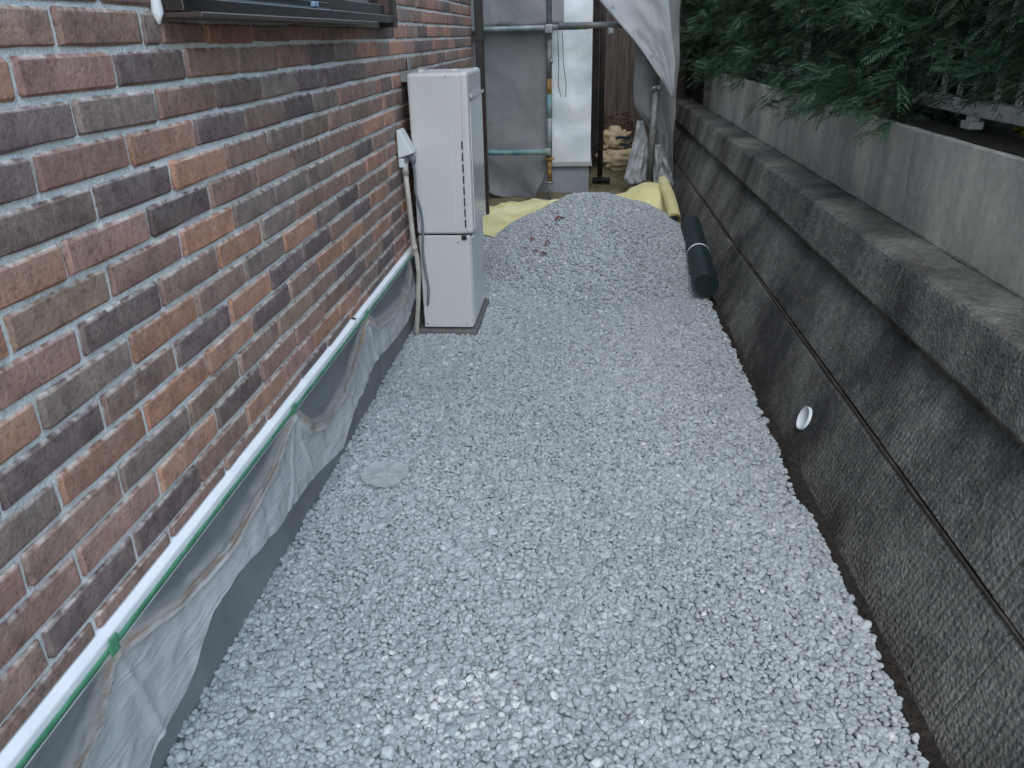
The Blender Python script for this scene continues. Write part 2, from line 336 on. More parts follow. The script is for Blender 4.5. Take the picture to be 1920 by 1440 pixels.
def foliage_material():
    m = bpy.data.materials.new('conifer_foliage'); m.use_nodes = True; t = m.node_tree; L = t.links.new; b = t.nodes['Principled BSDF']; out = t.nodes['Material Output']
    b.inputs['Roughness'].default_value = .6; b.inputs['Specular IOR Level'].default_value = .3
    at = new_node(m, 'ShaderNodeAttribute'); at.attribute_name = 'tone'
    rp = new_node(m, 'ShaderNodeValToRGB'); e = rp.color_ramp.elements
    e[0].position = 0; e[0].color = (.028, .060, .036, 1); e[1].position = 1; e[1].color = (.15, .23, .09, 1); e.new(.5).color = (.064, .130, .072, 1)
    L(at.outputs['Fac'], rp.inputs[0]); L(rp.outputs[0], b.inputs['Base Color'])
    tr = new_node(m, 'ShaderNodeBsdfTranslucent'); L(rp.outputs[0], tr.inputs[0])
    mx = new_node(m, 'ShaderNodeMixShader'); mx.inputs[0].default_value = .2; L(b.outputs[0], mx.inputs[1]); L(tr.outputs[0], mx.inputs[2]); L(mx.outputs[0], out.inputs[0])
    return m
M_FOL = foliage_material()
M_BARK = mat('bark', (.055, .038, .028), .95, col2=(.09, .065, .05), nscale=20, bump=.8, bscale=50)
M_YLEAF = mat('yellow_leaf', (.34, .30, .03), .6, col2=(.20, .22, .03), nscale=20)
M_OLEAF = mat('orange_leaf', (.55, .24, .05), .6, col2=(.35, .12, .03), nscale=20)

# ------------------------------------------------------------------ ground
g = MB().grid(2, 2, lambda u, v: (lerp(-90, 90, u), lerp(-60, 120, v), -.16), False).build('ground', M_GROUND); tag(g, 'bare earth ground around the houses', kind='structure')

PX, PY, PRX, PRY, PH = .09, 5.45, .86, 1.32, .375
def pile_h(x, y):
    dx, dy = (x-PX)/(PRX*.86 if x < PX else PRX*.97), (y-PY)/PRY
    dx += .10*nz(x*2.1+3, y*1.7, 4); dy += .07*nz(x*1.9, y*2.3, 9)
    t = math.sqrt(dx*dx+dy*dy)
    h = PH*(1-t**1.6) if t < 1 else -(t-1)*.3
    return h+.016*nz(x*5, y*5, 2)
def ground_h(x, y): return .010*nz(x*1.7, y*1.5, 7)+.006*nz(x*6, y*6, 1)
def right_edge(y): return .724+.022*nz(y*2.3, 3.1)+.016*nz(y*9, 8.1)+.010*nz(y*31, 2.2)

gb = MB().grid(60, 220, lambda u, v: (lerp(-.90, right_edge(lerp(-.8, 7., v))-.012, u), lerp(-.8, 7.0, v), ground_h(lerp(-.90, .74, u), lerp(-.8, 7, v))-.010-.03*sstep(.98, 1, u))).build('gravel_bed', M_GBASE); tag(gb, 'grey crushed gravel bed filling the passage', kind='structure')
sl = MB().grid(24, 160, lambda u, v: (lerp(.66, .96, u), lerp(-.8, 9.5, v), -.045+.012*nz(lerp(.66, .96, u)*14, v*90)+.02*u)).build('soil_strip', M_SOIL); tag(sl, 'strip of dark damp soil along the foot of the retaining wall', kind='structure')

# stones ------------------------------------------------------------
def stone_proto(seed):
    r = random.Random(seed); import bmesh
    bm = bmesh.new(); bmesh.ops.create_icosphere(bm, subdivisions=2, radius=1.0)
    planes = []
    for _ in range(9):
        d = Vector((r.gauss(0, 1), r.gauss(0, 1), r.gauss(0, 1))).normalized(); planes.append((d, r.uniform(.62, .92)))
    for v in bm.verts:
        c = v.co.normalized()
        for d, h in planes:
            k = c.dot(d)
            if k > h: c -= d*(k-h)*.92
        c.x *= 1.0; c.y *= r.uniform(.98, 1.02)
        v.co = c*(1+.06*noise.noise(v.co*2+Vector((seed*3, 0, 0))))
    ax = (1.0, r.uniform(.72, .95), r.uniform(.5, .75))
    for v in bm.verts: v.co = Vector((v.co.x*ax[0], v.co.y*ax[1], v.co.z*ax[2]))
    me = bpy.data.meshes.new('gravel_stone'); bm.to_mesh(me); bm.free()
    me.polygons.foreach_set('use_smooth', [True]*len(me.polygons))
    try: me.set_sharp_from_angle(angle=math.radians(38))
    except Exception: pass
    me.materials.append(M_STONE); return bpy.data.objects.new('gravel_stone', me)
PROTOS = [stone_proto(s) for s in range(12)]
def scatter_tree():
    ng = bpy.data.node_groups.new('stone_scatter', 'GeometryNodeTree')
    ng.interface.new_socket('Geometry', in_out='INPUT', socket_type='NodeSocketGeometry'); ng.interface.new_socket('Geometry', in_out='OUTPUT', socket_type='NodeSocketGeometry')
    N = ng.nodes.new; gi = N('NodeGroupInput'); go = N('NodeGroupOutput'); ip = N('GeometryNodeInstanceOnPoints'); jn = N('GeometryNodeJoinGeometry')
    for p in reversed(PROTOS):
        oi = N('GeometryNodeObjectInfo'); oi.inputs['Object'].default_value = p; oi.inputs['As Instance'].default_value = True
        ng.links.new(oi.outputs['Geometry'], jn.inputs[0])
    def at(n, t):
        a = N('GeometryNodeInputNamedAttribute'); a.data_type = t; a.inputs['Name'].default_value = n; return a.outputs[0]
    ng.links.new(gi.outputs[0], ip.inputs['Points']); ng.links.new(jn.outputs[0], ip.inputs['Instance'])
    ip.inputs['Pick Instance'].default_value = True
    ng.links.new(at('idx', 'INT'), ip.inputs['Instance Index']); ng.links.new(at('rot', 'FLOAT_VECTOR'), ip.inputs['Rotation']); ng.links.new(at('scl', 'FLOAT_VECTOR'), ip.inputs['Scale'])
    ng.links.new(ip.outputs[0], go.inputs[0]); return ng
NG = scatter_tree()
def scatter(name, pts, rot, scl, tint):
    me = bpy.data.meshes.new(name); n = len(pts); me.vertices.add(n); me.vertices.foreach_set('co', np.asarray(pts, np.float32).ravel())
    def a(nm, t, d, key):
        x = me.attributes.new(nm, t, 'POINT'); x.data.foreach_set(key, d)
    a('rot', 'FLOAT_VECTOR', np.asarray(rot, np.float32).ravel(), 'vector'); a('scl', 'FLOAT_VECTOR', np.asarray(scl, np.float32).ravel(), 'vector')
    a('idx', 'INT', rng.integers(0, len(PROTOS), n).astype(np.int32), 'value'); a('tint', 'FLOAT', np.asarray(tint, np.float32), 'value')
    me.materials.append(M_STONE); me.update()
    o = bpy.data.objects.new(name, me); COL.objects.link(o); md = o.modifiers.new('stones', 'NODES'); md.node_group = NG
    return o
def stones(n, xr, yr, hf, inside, size=(.0068, .0138), tilt=.33, white=None, zj=.005, cell=.0145):
    P, Rr, Sc, T = [], [], [], []
    X = rng.uniform(*xr, n); Y = rng.uniform(*yr, n); low = np.zeros(n)
    gx, gy = np.meshgrid(np.arange(xr[0], xr[1], cell), np.arange(yr[0], yr[1], cell*.87)); gx[1::2] += cell/2
    gx = gx.ravel()+rng.normal(0, .003, gx.size); gy = gy.ravel()+rng.normal(0, .003, gy.size)
    X = np.concatenate([X, gx]); Y = np.concatenate([Y, gy]); low = np.concatenate([low, np.ones(gx.size)])
    for x, y, lo in zip(X, Y, low):
        if not inside(x, y): continue
        s = random.triangular(size[0], size[1], size[0]*1.15)*(1.4 if random.random() < .07 else 1)*(1+.22*nz(x*2.2+5, y*1.6, 11))
        if lo: s = max(s, size[0]*1.35)
        P.append((x, y, hf(x, y)+(random.uniform(-.009, -.003) if lo else random.uniform(-zj, zj)))); Rr.append((random.gauss(0, tilt), random.gauss(0, tilt), random.uniform(0, 6.283)))
        Sc.append((s*random.uniform(.9, 1.2), s*random.uniform(.85, 1.1), s*random.uniform(.85, 1.1)))
        t = min(.8, max(.02, random.gauss(.47, .18)+.16*nz(x*1.4, y*1.1, 21)))
        if random.random() < .007: t = .92
        if white and white(x, y) > random.random(): t = random.uniform(.88, 1.0); Sc[-1] = tuple(q*1.2 for q in Sc[-1])
        T.append(t)
    return P, Rr, Sc, T
def white_patch(x, y): 
    d = math.hypot((x+.25)/.22, (y-1.32)/.12); return .19*max(0, 1-d*d)+.035*max(0, 1-math.hypot((x+.2)/.5, (y-1.35)/.25))
def in_bed(x, y):
    if x > right_edge(y) or x < -.856: return False
    if -.80 < x < -.515 and 3.737 < y < 4.275: return False
    return pile_h(x, y) < .03 and y < 6.3+.15*nz(x*3, 2)
st = stones(85000, (-.86, .80), (.35, 6.4), ground_h, in_bed, white=white_patch)
gr = scatter('gravel', *st); tag(gr, 'pale grey crushed gravel covering the passage floor', kind='stuff')
def in_pile(x, y):
    return pile_h(x, y) > -.02 and x < right_edge(y)+.4*max(0, pile_h(x, y)) and not (-.80 < x < -.515 and 3.737 < y < 4.275) and x > -.84
pm = MB().grid(60, 80, lambda u, v: (lerp(-.84, .80, u), lerp(3.9, 7.05, v), max(-.09, pile_h(lerp(-.84, .80, u), lerp(3.9, 7.05, v))-.014-.12*sstep(.70, .74, lerp(-.84, .80, u)-.4*max(0, pile_h(lerp(-.84, .80, u), lerp(3.9, 7.05, v)))))))
st = stones(40000, (-.84, .80), (3.95, 7.0), pile_h, in_pile, zj=.007, tilt=.5, size=(.008, .0125))
gp = scatter('gravel_pile', *st); tag(gp, 'mound of pale grey gravel heaped at the far end of the passage', 'gravel pile', kind='stuff')
pm.build('pile_core', M_GBASE, gp)

# loose crumbs of soil along the right edge
def crumbs():
    mb = MB(); r = random.Random(3)
    for _ in range(1500):
        y = r.uniform(.5, 5.0); x = right_edge(y)+abs(r.gauss(.018, .016)); s = r.uniform(.002, .006); z = -.03+r.uniform(0, .02)
        a = [Vector((r.gauss(0, 1), r.gauss(0, 1), r.gauss(0, 1))).normalized()*s for _ in range(4)]
        mb.add([Vector((x, y, z))+q for q in a], [(0, 1, 2), (0, 2, 3), (0, 3, 1), (1, 3, 2)])
    return mb
tag(crumbs().build('soil_crumbs', M_SOIL), 'crumbs of dark soil scattered along the gravel edge', kind='stuff')

# ------------------------------------------------------------------ brick house
house = thing('brick_house', 'house with brown tumbled brick facing and dark window beside the gravel passage', 'house', (-.842, 6.50, 0))
wall = MB().box((-6.5, -3.0, .44), (-.8415, 6.50, 5.6)).build('wall', M_MORTAR, house)
MB().box((-6.5, -3.0, -.15), (-.856, 6.48, .44)).build('foundation', M_FOUND, house)
MB().box((-7.0, -3.4, 5.6), (-.40, 6.9, 5.75)).build('roof', M_FRAMEB, house)
def brick_mesh(L, H, seed):
    """front face a small relief grid with worn corners; the top arris is set paler"""
    r = random.Random(seed); nu, nv = 5, 3; D = .016
    us = [0, .025, .32, .66, .975, 1]; vs_ = [0, .08, .90, 1]
    V = []; top_pale = []
    for j in range(nv+1):
        for i in range(nu+1):
            y = -L/2+L*us[i]; z = -H/2+H*vs_[j]; e = (i in (0, nu)) or (j in (0, nv)); c = (i in (0, nu)) and (j in (0, nv))
            x = (r.uniform(.0, .0015) if not e else -.0028-r.uniform(0, .0015))
            if c: x -= .002
            y += r.uniform(-.0025, .0025) if e else 0; z += r.uniform(-.0022, .0022) if e else 0
            if c: y -= math.copysign(.0015, y); z -= math.copysign(.0012, z)
            V.append((x, y, z)); top_pale.append(1.0 if j == nv else (.15 if j == nv-1 else 0.0))
    F = [(j*(nu+1)+i, j*(nu+1)+i+1, (j+1)*(nu+1)+i+1, (j+1)*(nu+1)+i) for j in range(nv) for i in range(nu)]
    o = len(V); V += [(-D, -L/2, -H/2), (-D, L/2, -H/2), (-D, L/2, H/2), (-D, -L/2, H/2)]; top_pale += [0, 0, .9, .9]
    bot = list(range(nu+1)); top = [nv*(nu+1)+i for i in range(nu+1)]; lf = [j*(nu+1) for j in range(nv+1)]; rt = [j*(nu+1)+nu for j in range(nv+1)]
    F += [tuple([o]+[o+1]+bot[::-1]), tuple([o+2]+[o+3]+top), tuple([o+3]+[o]+lf), tuple([o+1]+[o+2]+rt[::-1])]
    return V, F, top_pale
BR_MESH = {}
def brick_data(Lq, Hq, var):
    k = (Lq, Hq, var)
    if k not in BR_MESH:
        V, F, lm = brick_mesh(Lq/1000, Hq/1000, hash(k) % 9973)
        me = bpy.data.meshes.new('brick'); me.from_pydata(V, [], F); a = me.attributes.new('top_pale', 'FLOAT', 'POINT'); a.data.foreach_set('value', lm); me.materials.append(M_BRICK); BR_MESH[k] = (me, V, F, lm)
    return BR_MESH[k]
PITCH, Hb, Lb = .0695, .0585, .264
WY0, WY1, WZ0 = 1.654, 3.59, 1.432
bricks = []
SEAM = 3.46
for k in range(-9, 14):
    zt = 1.377-PITCH*k; zb = max(zt-Hb, .447); 
    if zt-zb < .012: continue
    y = (1.189 if k % 2 == 0 else 1.310)-.276*5+random.uniform(-.012, .012)
    segs = []
    while y < 6.48:
        a, b = y+.006, y+.276-.006
        if a < SEAM < b:
            w = random.choice([0, 1])
            if SEAM-a > .03: segs.append((a, SEAM-.005))
            if b-SEAM > .03: segs.append((SEAM+.005, b))
        else: segs.append((a, min(b, 6.497)))
        y += .276
    for a, b in segs:
        if b-a < .02: continue
        if zt > WZ0-.004 and a < WY1+.004 and b > WY0-.004:      # cut round the window
            if a < WY0-.03: bricks.append((a, WY0-.006, zb, zt))
            if b > WY1+.03: bricks.append((WY1+.006, b, zb, zt))
            if zb < WZ0-.02: bricks.append((max(a, WY0+.005), min(b, WY1-.002), zb, WZ0-.004))
            continue
        bricks.append((a, b, zb, zt))
def brick_area(bk):
    a, b, zb, zt = bk; ps = [to_px((-.83, y, z)) for y, z in ((a, zb), (b, zb), (b, zt), (a, zt))]
    if any(p is None for p in ps): return 0
    cx, cy = sum(p[0] for p in ps)/4, sum(p[1] for p in ps)/4
    A = abs(sum(ps[i][0]*ps[(i+1) % 4][1]-ps[(i+1) % 4][0]*ps[i][1] for i in range(4)))/2
    vis = min(1, max(0, (max(p[0] for p in ps))/max(1, max(p[0] for p in ps)-min(p[0] for p in ps)))) if min(p[0] for p in ps) < 0 else 1
    if max(p[0] for p in ps) < 4 or max(p[1] for p in ps) < 4 or min(p[1] for p in ps) > 1436: return 0
    if cy < 520 and 770 < cx < 885 and cy > 140: return 0
    return A*vis
bricks.sort(key=brick_area, reverse=True)
rest = MB(); rest_l = []
for i, bk in enumerate(bricks):
    a, b, zb, zt = bk; var = random.randrange(5)
    me, V, F, lm = brick_data(round((b-a)*200)*5, round((zt-zb)*1000), var)
    loc = Vector((-.8345+random.uniform(-.0012, .0012), (a+b)/2, (zt+zb)/2+random.uniform(-.001, .001))); rx = random.gauss(0, .006)
    if i < 300 and brick_area(bk) > 0:
        o = obj('brick', me, wall, loc, (rx, random.gauss(0, .008), random.gauss(0, .006)))
        c = random.choice(PAL); q = random.uniform(.85, 1.18); o.color = (c[0]*q, c[1]*q, c[2]*q, 1)
    else:
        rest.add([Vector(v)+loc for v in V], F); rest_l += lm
rb = rest.build('bricks', M_BRICKS, wall); tag(rb, kind='stuff'); a = rb.data.attributes.new('top_pale', 'FLOAT', 'POINT'); a.data.foreach_set('value', rest_l)

# drip flashing
def flashing(y0, y1, name):
    mb = MB(); prof = [(-.845, .4465), (-.838, .4445), (-.820, .436), (-.8185, .433), (-.8185, .400), (-.845, .400)]
    for y in (y0, y1): pass
    n = len(prof); vs = [(x, y0, z) for x, z in prof]+[(x, y1, z) for x, z in prof]
    fs = [(i, (i+1) % n, n+(i+1) % n, n+i) for i in range(n)]+[tuple(range(n))[::-1], tuple(range(n, 2*n))]
    return mb.add(vs, fs).build(name, M_STRIP, house)
flashing(-1.0, 2.705, 'drip_flashing'); flashing(2.735, 6.49, 'drip_flashing')
MB().box((-.842, 2.706, .401), (-.830, 2.734, .438)).build('flashing_joint', M_BLACK, house)

# downspout
ds = MB().box((-.803, 6.425, -.05), (-.741, 6.487, 5.5), .006).build('downspout', M_FRAME, house)
for z in (.25, 1.35, 2.6): MB().box((-.843, 6.418, z), (-.736, 6.494, z+.03), .003).build('bracket', M_FRAME, ds)

# window: protruding bronze frame with inner sash
win = bpy.data.objects.new('window', None); COL.objects.link(win); win.parent = house; win.location = Vector((-.842, WY0, 1.43))-house.location
MB().box((-.842, WY0, 1.434), (-.743, 3.11, 1.4455), .003).build('sill', M_FRAMEB, win)
MB().box((-.842, WY0, 1.446), (-.778, 3.585, 1.474), .003).build('bottom_rail', M_FRAME, win)
MB().box((-.842, WY0, 1.4745), (-.744, WY0+.05, 2.55), .004).build('shutter_guide', M_FRAMEB, win)
MB().box((-.842, 3.545, 1.428), (-.772, 3.589, 2.60), .004).build('jamb', M_FRAME, win)
MB().box((-.842, 3.48, 1.4745), (-.786, 3.5445, 2.55), .004).build('jamb_trim', mat('red_brown_trim', (.085, .050, .045), .45), win)
MB().box((-.842, WY0, 2.5505), (-.745, 3.5445, 2.62), .004).build('head', M_FRAME, win)
sash = MB().box((-.822, 1.705, 1.4745), (-.800, 3.4795, 1.512), .003).box((-.822, 2.50, 1.5125), (-.803, 2.55, 2.55), .003).box((-.822, 1.705, 1.5125), (-.803, 1.745, 2.55), .003).build('sash', M_FRAME, win)
for z in (1.476, 1.492): MB().box((-.7998, 1.72, z), (-.796, 2.70, z+.0025)).build('sash_track', M_GALV, win)
MB().box((-.840, 1.7455, 1.5125), (-.826, 3.4795, 2.55)).build('pane', M_GLASS, win)
MB().box((-.7998, 2.52, 1.478), (-.788, 2.57, 1.493), .003).build('sash_stopper', mat('blue_plastic', (.20, .32, .44), .4), win)
def sealant():
    pts = [(-.829, 1.642, 1.424), (-.829, 1.642, 1.432), (-.828, 1.643, 1.445), (-.828, 1.644, 1.50), (-.828, 1.643, 1.58), (-.828, 1.644, 1.70)]
    return MB().tube(pts, [.003, .006, .012, .008, .009, .008], 8)
sealant().build('sealant_bead', M_WHITEB, win)

# ------------------------------------------------------------------ masking film and tape
TABS = [.18, 1.03, 1.99, 2.83, 3.66]
BOT = [(.0, .12), (.6, .10), (1.0, .08), (1.22, .13), (1.32, .20), (1.45, .205), (1.67, .16), (2.05, .115), (2.3, .075), (2.45, .14), (2.87, .165), (3.33, .14), (3.55, .15), (3.72, .18)]
FOLDS = [((2.83, .385), (2.66, .335), (2.42, .275), (2.2, .25), (2.08, .29), (1.99, .385)), ((1.99, .385), (1.74, .33), (1.47, .305), (1.24, .325), (1.03, .385)), ((1.03, .385), (.93, .32), (.75, .28), (.5, .27), (.2, .38)), ((2.83, .385), (2.92, .32), (3.15, .29), (3.4, .285), (3.58, .33), (3.66, .38)),
  ((1.99, .38), (2.01, .27), (2.03, .14)), ((1.03, .38), (1.06, .25), (1.08, .12)), ((2.83, .38), (2.86, .26), (2.88, .17)), ((1.99, .38), (1.90, .25), (1.80, .16)), ((3.4, .285), (3.46, .2), (3.5, .15))]
def fold_z(y):
    z = 0
    for F in FOLDS[:4]:
        P = sorted(F)
        if P[0][0] <= y <= P[-1][0]: z = max(z, pl(y, P))
    return z or .30
def film():
    nu, nv = 440, 40; mb = MB(); dirt = []; layer = []
    def dist(p, F):
        best = 9
        for a, b in zip(F[:-1], F[1:]):
            ax, ay = a; bx, by = b; t = max(0, min(1, ((p[0]-ax)*(bx-ax)+(p[1]-ay)*(by-ay))/((bx-ax)**2+(by-ay)**2)))
            d = math.hypot(p[0]-ax-t*(bx-ax), p[1]-ay-t*(by-ay)); best = min(best, d)
        return best
    def fn(u, v):
        y = lerp(.02, 3.73, u); zt = .409; zb = pl(y, BOT)+.050+.008*nz(y*9); z = lerp(zt, zb, v)
        # sag between the tabs
        k = max(i for i in range(len(TABS)) if TABS[i] <= max(y, TABS[0])) if y >= TABS[0] else 0
        a = TABS[k]; b = TABS[min(k+1, len(TABS)-1)]; s = (y-a)/(b-a) if b > a else 0; s = min(1, max(0, s)); sag = math.sin(math.pi*s)
        x = -.8165+.030*v*(.45+.55*sag)+.006*fbm(y*3, z*5, 3)*min(1, v*3)+.004*fbm(y*16, z*12, 5)*min(1, v*3)+.006*max(0, .35-abs(nz(y*7+z*5, z*9-y*2, 8)))*min(1, v*3)
        d = 0.
        for i, F in enumerate(FOLDS):
            q = dist((y, z-.022), F); main = i < 4
            for off, am in (((0, .014), (.015, .007), (-.015, .007)) if main else ((0, .006),)):
                x += am*math.exp(-((q-abs(off))/(.0065 if main else .009))**2)*min(1, v*4)
            if main: d = max(d, math.exp(-(q/.017)**2)*(1.0+.8*nz(y*8, i)))
        layer.append(sstep(.02, -.02, z-.022-fold_z(y)))
        x = max(x, -.846+.0*v)
        dirt.append(min(1, d))
        return (x, y, z)
    mb.grid(nu, nv, fn); return mb, dirt, layer
fs = thing('masking_film', 'clear dirty plastic film taped under the white flashing of the brick house', 'plastic sheet', (-.80, 1.9, .39))
fm, dirt, layer = film(); fo = fm.build('film', M_FILM, fs); a = fo.data.attributes.new('dirt', 'FLOAT', 'POINT'); a.data.foreach_set('value', dirt); a = fo.data.attributes.new('layer', 'FLOAT', 'POINT'); a.data.foreach_set('value', layer)
def tape():
    return MB().grid(200, 2, lambda u, v: (-.8165+.0010*nz(u*90, v), lerp(0, 3.72, u), .4205-.0145*v+.0015*nz(u*40, v*3)))
solidify(tape().build('tape_strip', M_TAPE, fs), .0008)
for y in TABS[1:4]:
    w = random.uniform(.013, .017)
    t = MB().grid(6, 8, lambda u, v: (-.8130+.0015*nz(u*3, v*4, y*7), y+lerp(-w, w, u)+.004*nz(v*3, y), .434-.050*v)).build('tape_tab', M_TAPE, fs); solidify(t, .001)

# ------------------------------------------------------------------ water heater
pl_ = MB().box((-.825, 3.732, -.04), (-.510, 4.278, .0245), .006).build('concrete_slab', M_PLINTH); tag(pl_, 'low grey concrete slab under the white water heater', 'concrete slab')
wh = thing('water_heater', 'tall white gas water heater cabinet standing against the brick wall', 'water heater', (-.66, 4.0, .03))
HX0, HX1, HY0, HY1 = -.787, -.535, 3.755, 4.255
MB().box((HX0, HY0, .512), (HX1, HY1, 1.24), .012).build('upper_cabinet', M_HEATER, wh)
MB().box((HX0+.004, HY0+.003, .032), (HX1+.003, HY1-.003, .506), .006).build('lower_cabinet', M_HEATER, wh)
MB().box((HX0+.01, HY0+.008, .5055), (HX1-.006, HY1-.008, .5125)).build('seam_strip', M_BLACK, wh)
MB().box((HX1-.02, HY0-.002, .514), (HX1+.024, HY1+.002, 1.244), .014).build('front_cover', M_HEATER, wh)
MB().box((HX1+.0245, HY0+.03, .525), (HX1+.0295, HY1-.02, 1.12), .0015).build('front_panel', M_FRONT, wh)
MB().box((HX1+.0032, HY0+.012, .045), (HX1+.010, HY1-.012, .500), .002).build('lower_front_panel', M_FRONT, wh)
MB().box((HX1+.0245, HY0+.02, 1.126), (HX1+.040, HY1-.015, 1.142), .004).build('chrome_trim', M_CHROME, wh)
for i in range(8):
    z = .545+i*.052; MB().box((HX1-.016, HY0-.0045, z), (HX1-.0105, HY0-.0015, z+.036)).build('vent_slot', M_BLACK, wh)
MB().box((HX1-.036, HY0-.004, .484), (HX1-.012, HY0+.0035, .506), .001).build('cable_grommet', M_BLACK, wh)
MB().box((HX0+.035, HY0-.0008, .56), (HX0+.0385, HY0+.001, 1.19)).build('pressed_groove', M_GREYBOX, wh)
MB().box((HX1-.062, HY0-.0008, .56), (HX1-.0585, HY0+.001, 1.19)).build('pressed_groove', M_GREYBOX, wh)
for x, z in ((HX1-.075, 1.225), (HX0+.02, .525), (HX0+.02, .055), (HX1-.03, .055), (HX1-.055, .47), (HX0+.02, .47)):
    MB().tube([(x, HY0+.004, z), (x, HY0-.003, z)], .0042, 10).build('screw', M_GALV, wh)
for y, z in ((HY0+.06, .488), (HY1-.06, .52)): MB().tube([(HX1+.0, y, z), (HX1+.033 if z > .5 else HX1+.018, y, z)], .009, 10).build('knob', M_GREYBOX, wh)
MB().box((-.842, 3.85, 1.20), (HX0+.03, 4.15, 1.2395+.006), .002).box((-.826, 3.98, 1.2465), (-.820, 4.04, 1.30), .002).build('mounting_bracket', M_GALV, wh)
for x in (HX0+.05, HX1-.05): 
    MB().box((x-.015, HY0+.1, 1.2402), (x+.015, HY0+.15, 1.252), .002).build('top_clip', M_HEATER, wh)
def cord():
    P = [(-.776, 3.70, .875), (-.770, 3.695, .85), (-.768, 3.70, .80), (-.772, 3.71, .72), (-.757, 3.735, .62), (-.755, 3.738, .54), (-.762, 3.738, .44), (-.757, 3.738, .34), (-.748, 3.74, .26), (-.752, 3.742, .19), (-.77, 3.78, .12)]
    out = []
    for i in range(len(P)-1):
        for k in range(4):
            t = k/4; p0 = Vector(P[max(0, i-1)]); p1 = Vector(P[i]); p2 = Vector(P[i+1]); p3 = Vector(P[min(len(P)-1, i+2)])
            out.append(.5*((2*p1)+(-p0+p2)*t+(2*p0-5*p1+4*p2-p3)*t*t+(-p0+3*p1-3*p2+p3)*t**3))
    return out+[Vector(P[-1])]
co = MB().tube(cord(), .0065, 8).build('power_cord', M_CORD, wh)
MB().tube([(-.787, 3.70, .90), (-.772, 3.698, .875), (-.768, 3.696, .855)], [.019, .016, .009], 10).build('plug', M_CORD, co)

# outlet and conduit
ou = thing('outdoor_outlet', 'grey weatherproof outlet box with beige conduit on the brick wall beside the heater', 'outlet', (-.82, 3.70, 0))
cv = MB().add([(-.829, 3.645, .885), (-.829, 3.755, .885), (-.829, 3.755, 1.01), (-.829, 3.645, 1.01), (-.760, 3.652, .905), (-.760, 3.748, .905), (-.812, 3.750, 1.008), (-.812, 3.650, 1.008)],
       [(0, 1, 2, 3), (4, 7, 6, 5), (0, 3, 7, 4), (1, 5, 6, 2), (3, 2, 6, 7), (0, 4, 5, 1)]).build('cover', M_GREYBOX, ou)
bv = cv.modifiers.new('bevel', 'BEVEL'); bv.width = .006; bv.segments = 2
MB().box((-.829, 3.648, .845), (-.803, 3.752, .8845), .003).build('socket_body', M_GREYBOX, ou)
MB().tube([(-.806, 3.668, .85), (-.800, 3.672, .70), (-.792, 3.672, .5), (-.780, 3.672, .42), (-.778, 3.676, .34), (-.795, 3.690, .18), (-.812, 3.70, .06), (-.812, 3.702, -.02)], .0120, 12).build('conduit', M_PIPE, ou)
for p, q in (((-.806, 3.668, .86), (-.804, 3.669, .81)), ((-.7905, 3.672, .48), (-.787, 3.672, .455))): MB().tube([p, q], .0155, 12).build('coupling', M_PIPE, ou)

# ------------------------------------------------------------------ retaining wall
rw = thing('retaining_wall', 'dark stained stepped concrete retaining wall along the right of the gravel', 'retaining wall', (.8, 5.0, 0))
def prism(prof, y0, y1, bev=.004, m=None, name='block', parent=rw, ny=1, wob=0.0):
    """profile (x,z) extruded along y with slightly eased ends"""
    cx = sum(p[0] for p in prof)/len(prof); cz = sum(p[1] for p in prof)/len(prof); n = len(prof)
    ys = [y0, y0+bev]+[lerp(y0+bev, y1-bev, i/ny) for i in range(1, ny)]+[y1-bev, y1]; vs = []
    for i, y in enumerate(ys):
        e = bev if i in (0, len(ys)-1) else 0
        for x, z in prof:
            d = math.hypot(x-cx, z-cz); vs.append((x-(x-cx)/d*e+wob*nz(y*4, z*9, 1), y, z-(z-cz)/d*e+wob*nz(y*4, x*9, 5)))
    fs = [(i*n+k, i*n+(k+1) % n, (i+1)*n+(k+1) % n, (i+1)*n+k) for i in range(len(ys)-1) for k in range(n)]
    fs += [tuple(range(n))[::-1], tuple((len(ys)-1)*n+k for k in range(n))]
    return MB().add(vs, fs).build(name, m, parent)
def face(z): return .802+.4*z
J1 = [(-.4+.7*i) for i in range(20)]
def row(z0, z1, joints, dx=0.0, bulge=.0):
    for a, b in zip(joints[:-1], joints[1:]):
        if b < .2 or a > 12.5: continue
        o = random.uniform(-.002, .002)
        prof = [(face(z0)+dx+o+.006, z0), (face(z0)+dx+o, z0+.008), (face((z0+z1)/2)+dx+o-bulge, (z0+z1)/2), (face(z1-.012)+dx+o-bulge*.3, z1-.012), (face(z1)+dx+o+.008, z1), (face(z1)+.12, z1), (face(z0)+.12, z0)]
        prism(prof, a+.0012, b-.0012, .003, M_BLOCK, 'concrete_block', ny=6, wob=.002)
row(-.06, .239, [-.05+.7*i for i in range(20)])
row(.246, .524, [.06+.7*i for i in range(20)], dx=.004, bulge=.004)
capj = [.40, 1.10, 1.79, 2.51, 3.22, 3.92, 4.62, 5.30, 6.0, 6.7, 7.4, 8.1, 8.8, 9.5, 10.2, 10.9]
for a, b in zip(capj[:-1], capj[1:]):
    o = random.uniform(-.002, .003)
    prof = [(.985+o, .532), (.980+o, .545), (1.000+o, .62), (1.012+o, .676), (1.018+o, .693), (1.028+o, .7015), (1.044, .7045), (1.205, .711), (1.205, .532)]
    prism(prof, a+.003, b-.003, .005, M_CAP, 'cap_block', ny=6, wob=.0015)
    co_ = COL.objects[-1] if False else rw.children[-1]; co_.data.materials.append(M_CAPTOP)
    for p_ in co_.data.polygons:
        if p_.normal.z > .85: p_.material_index = 1
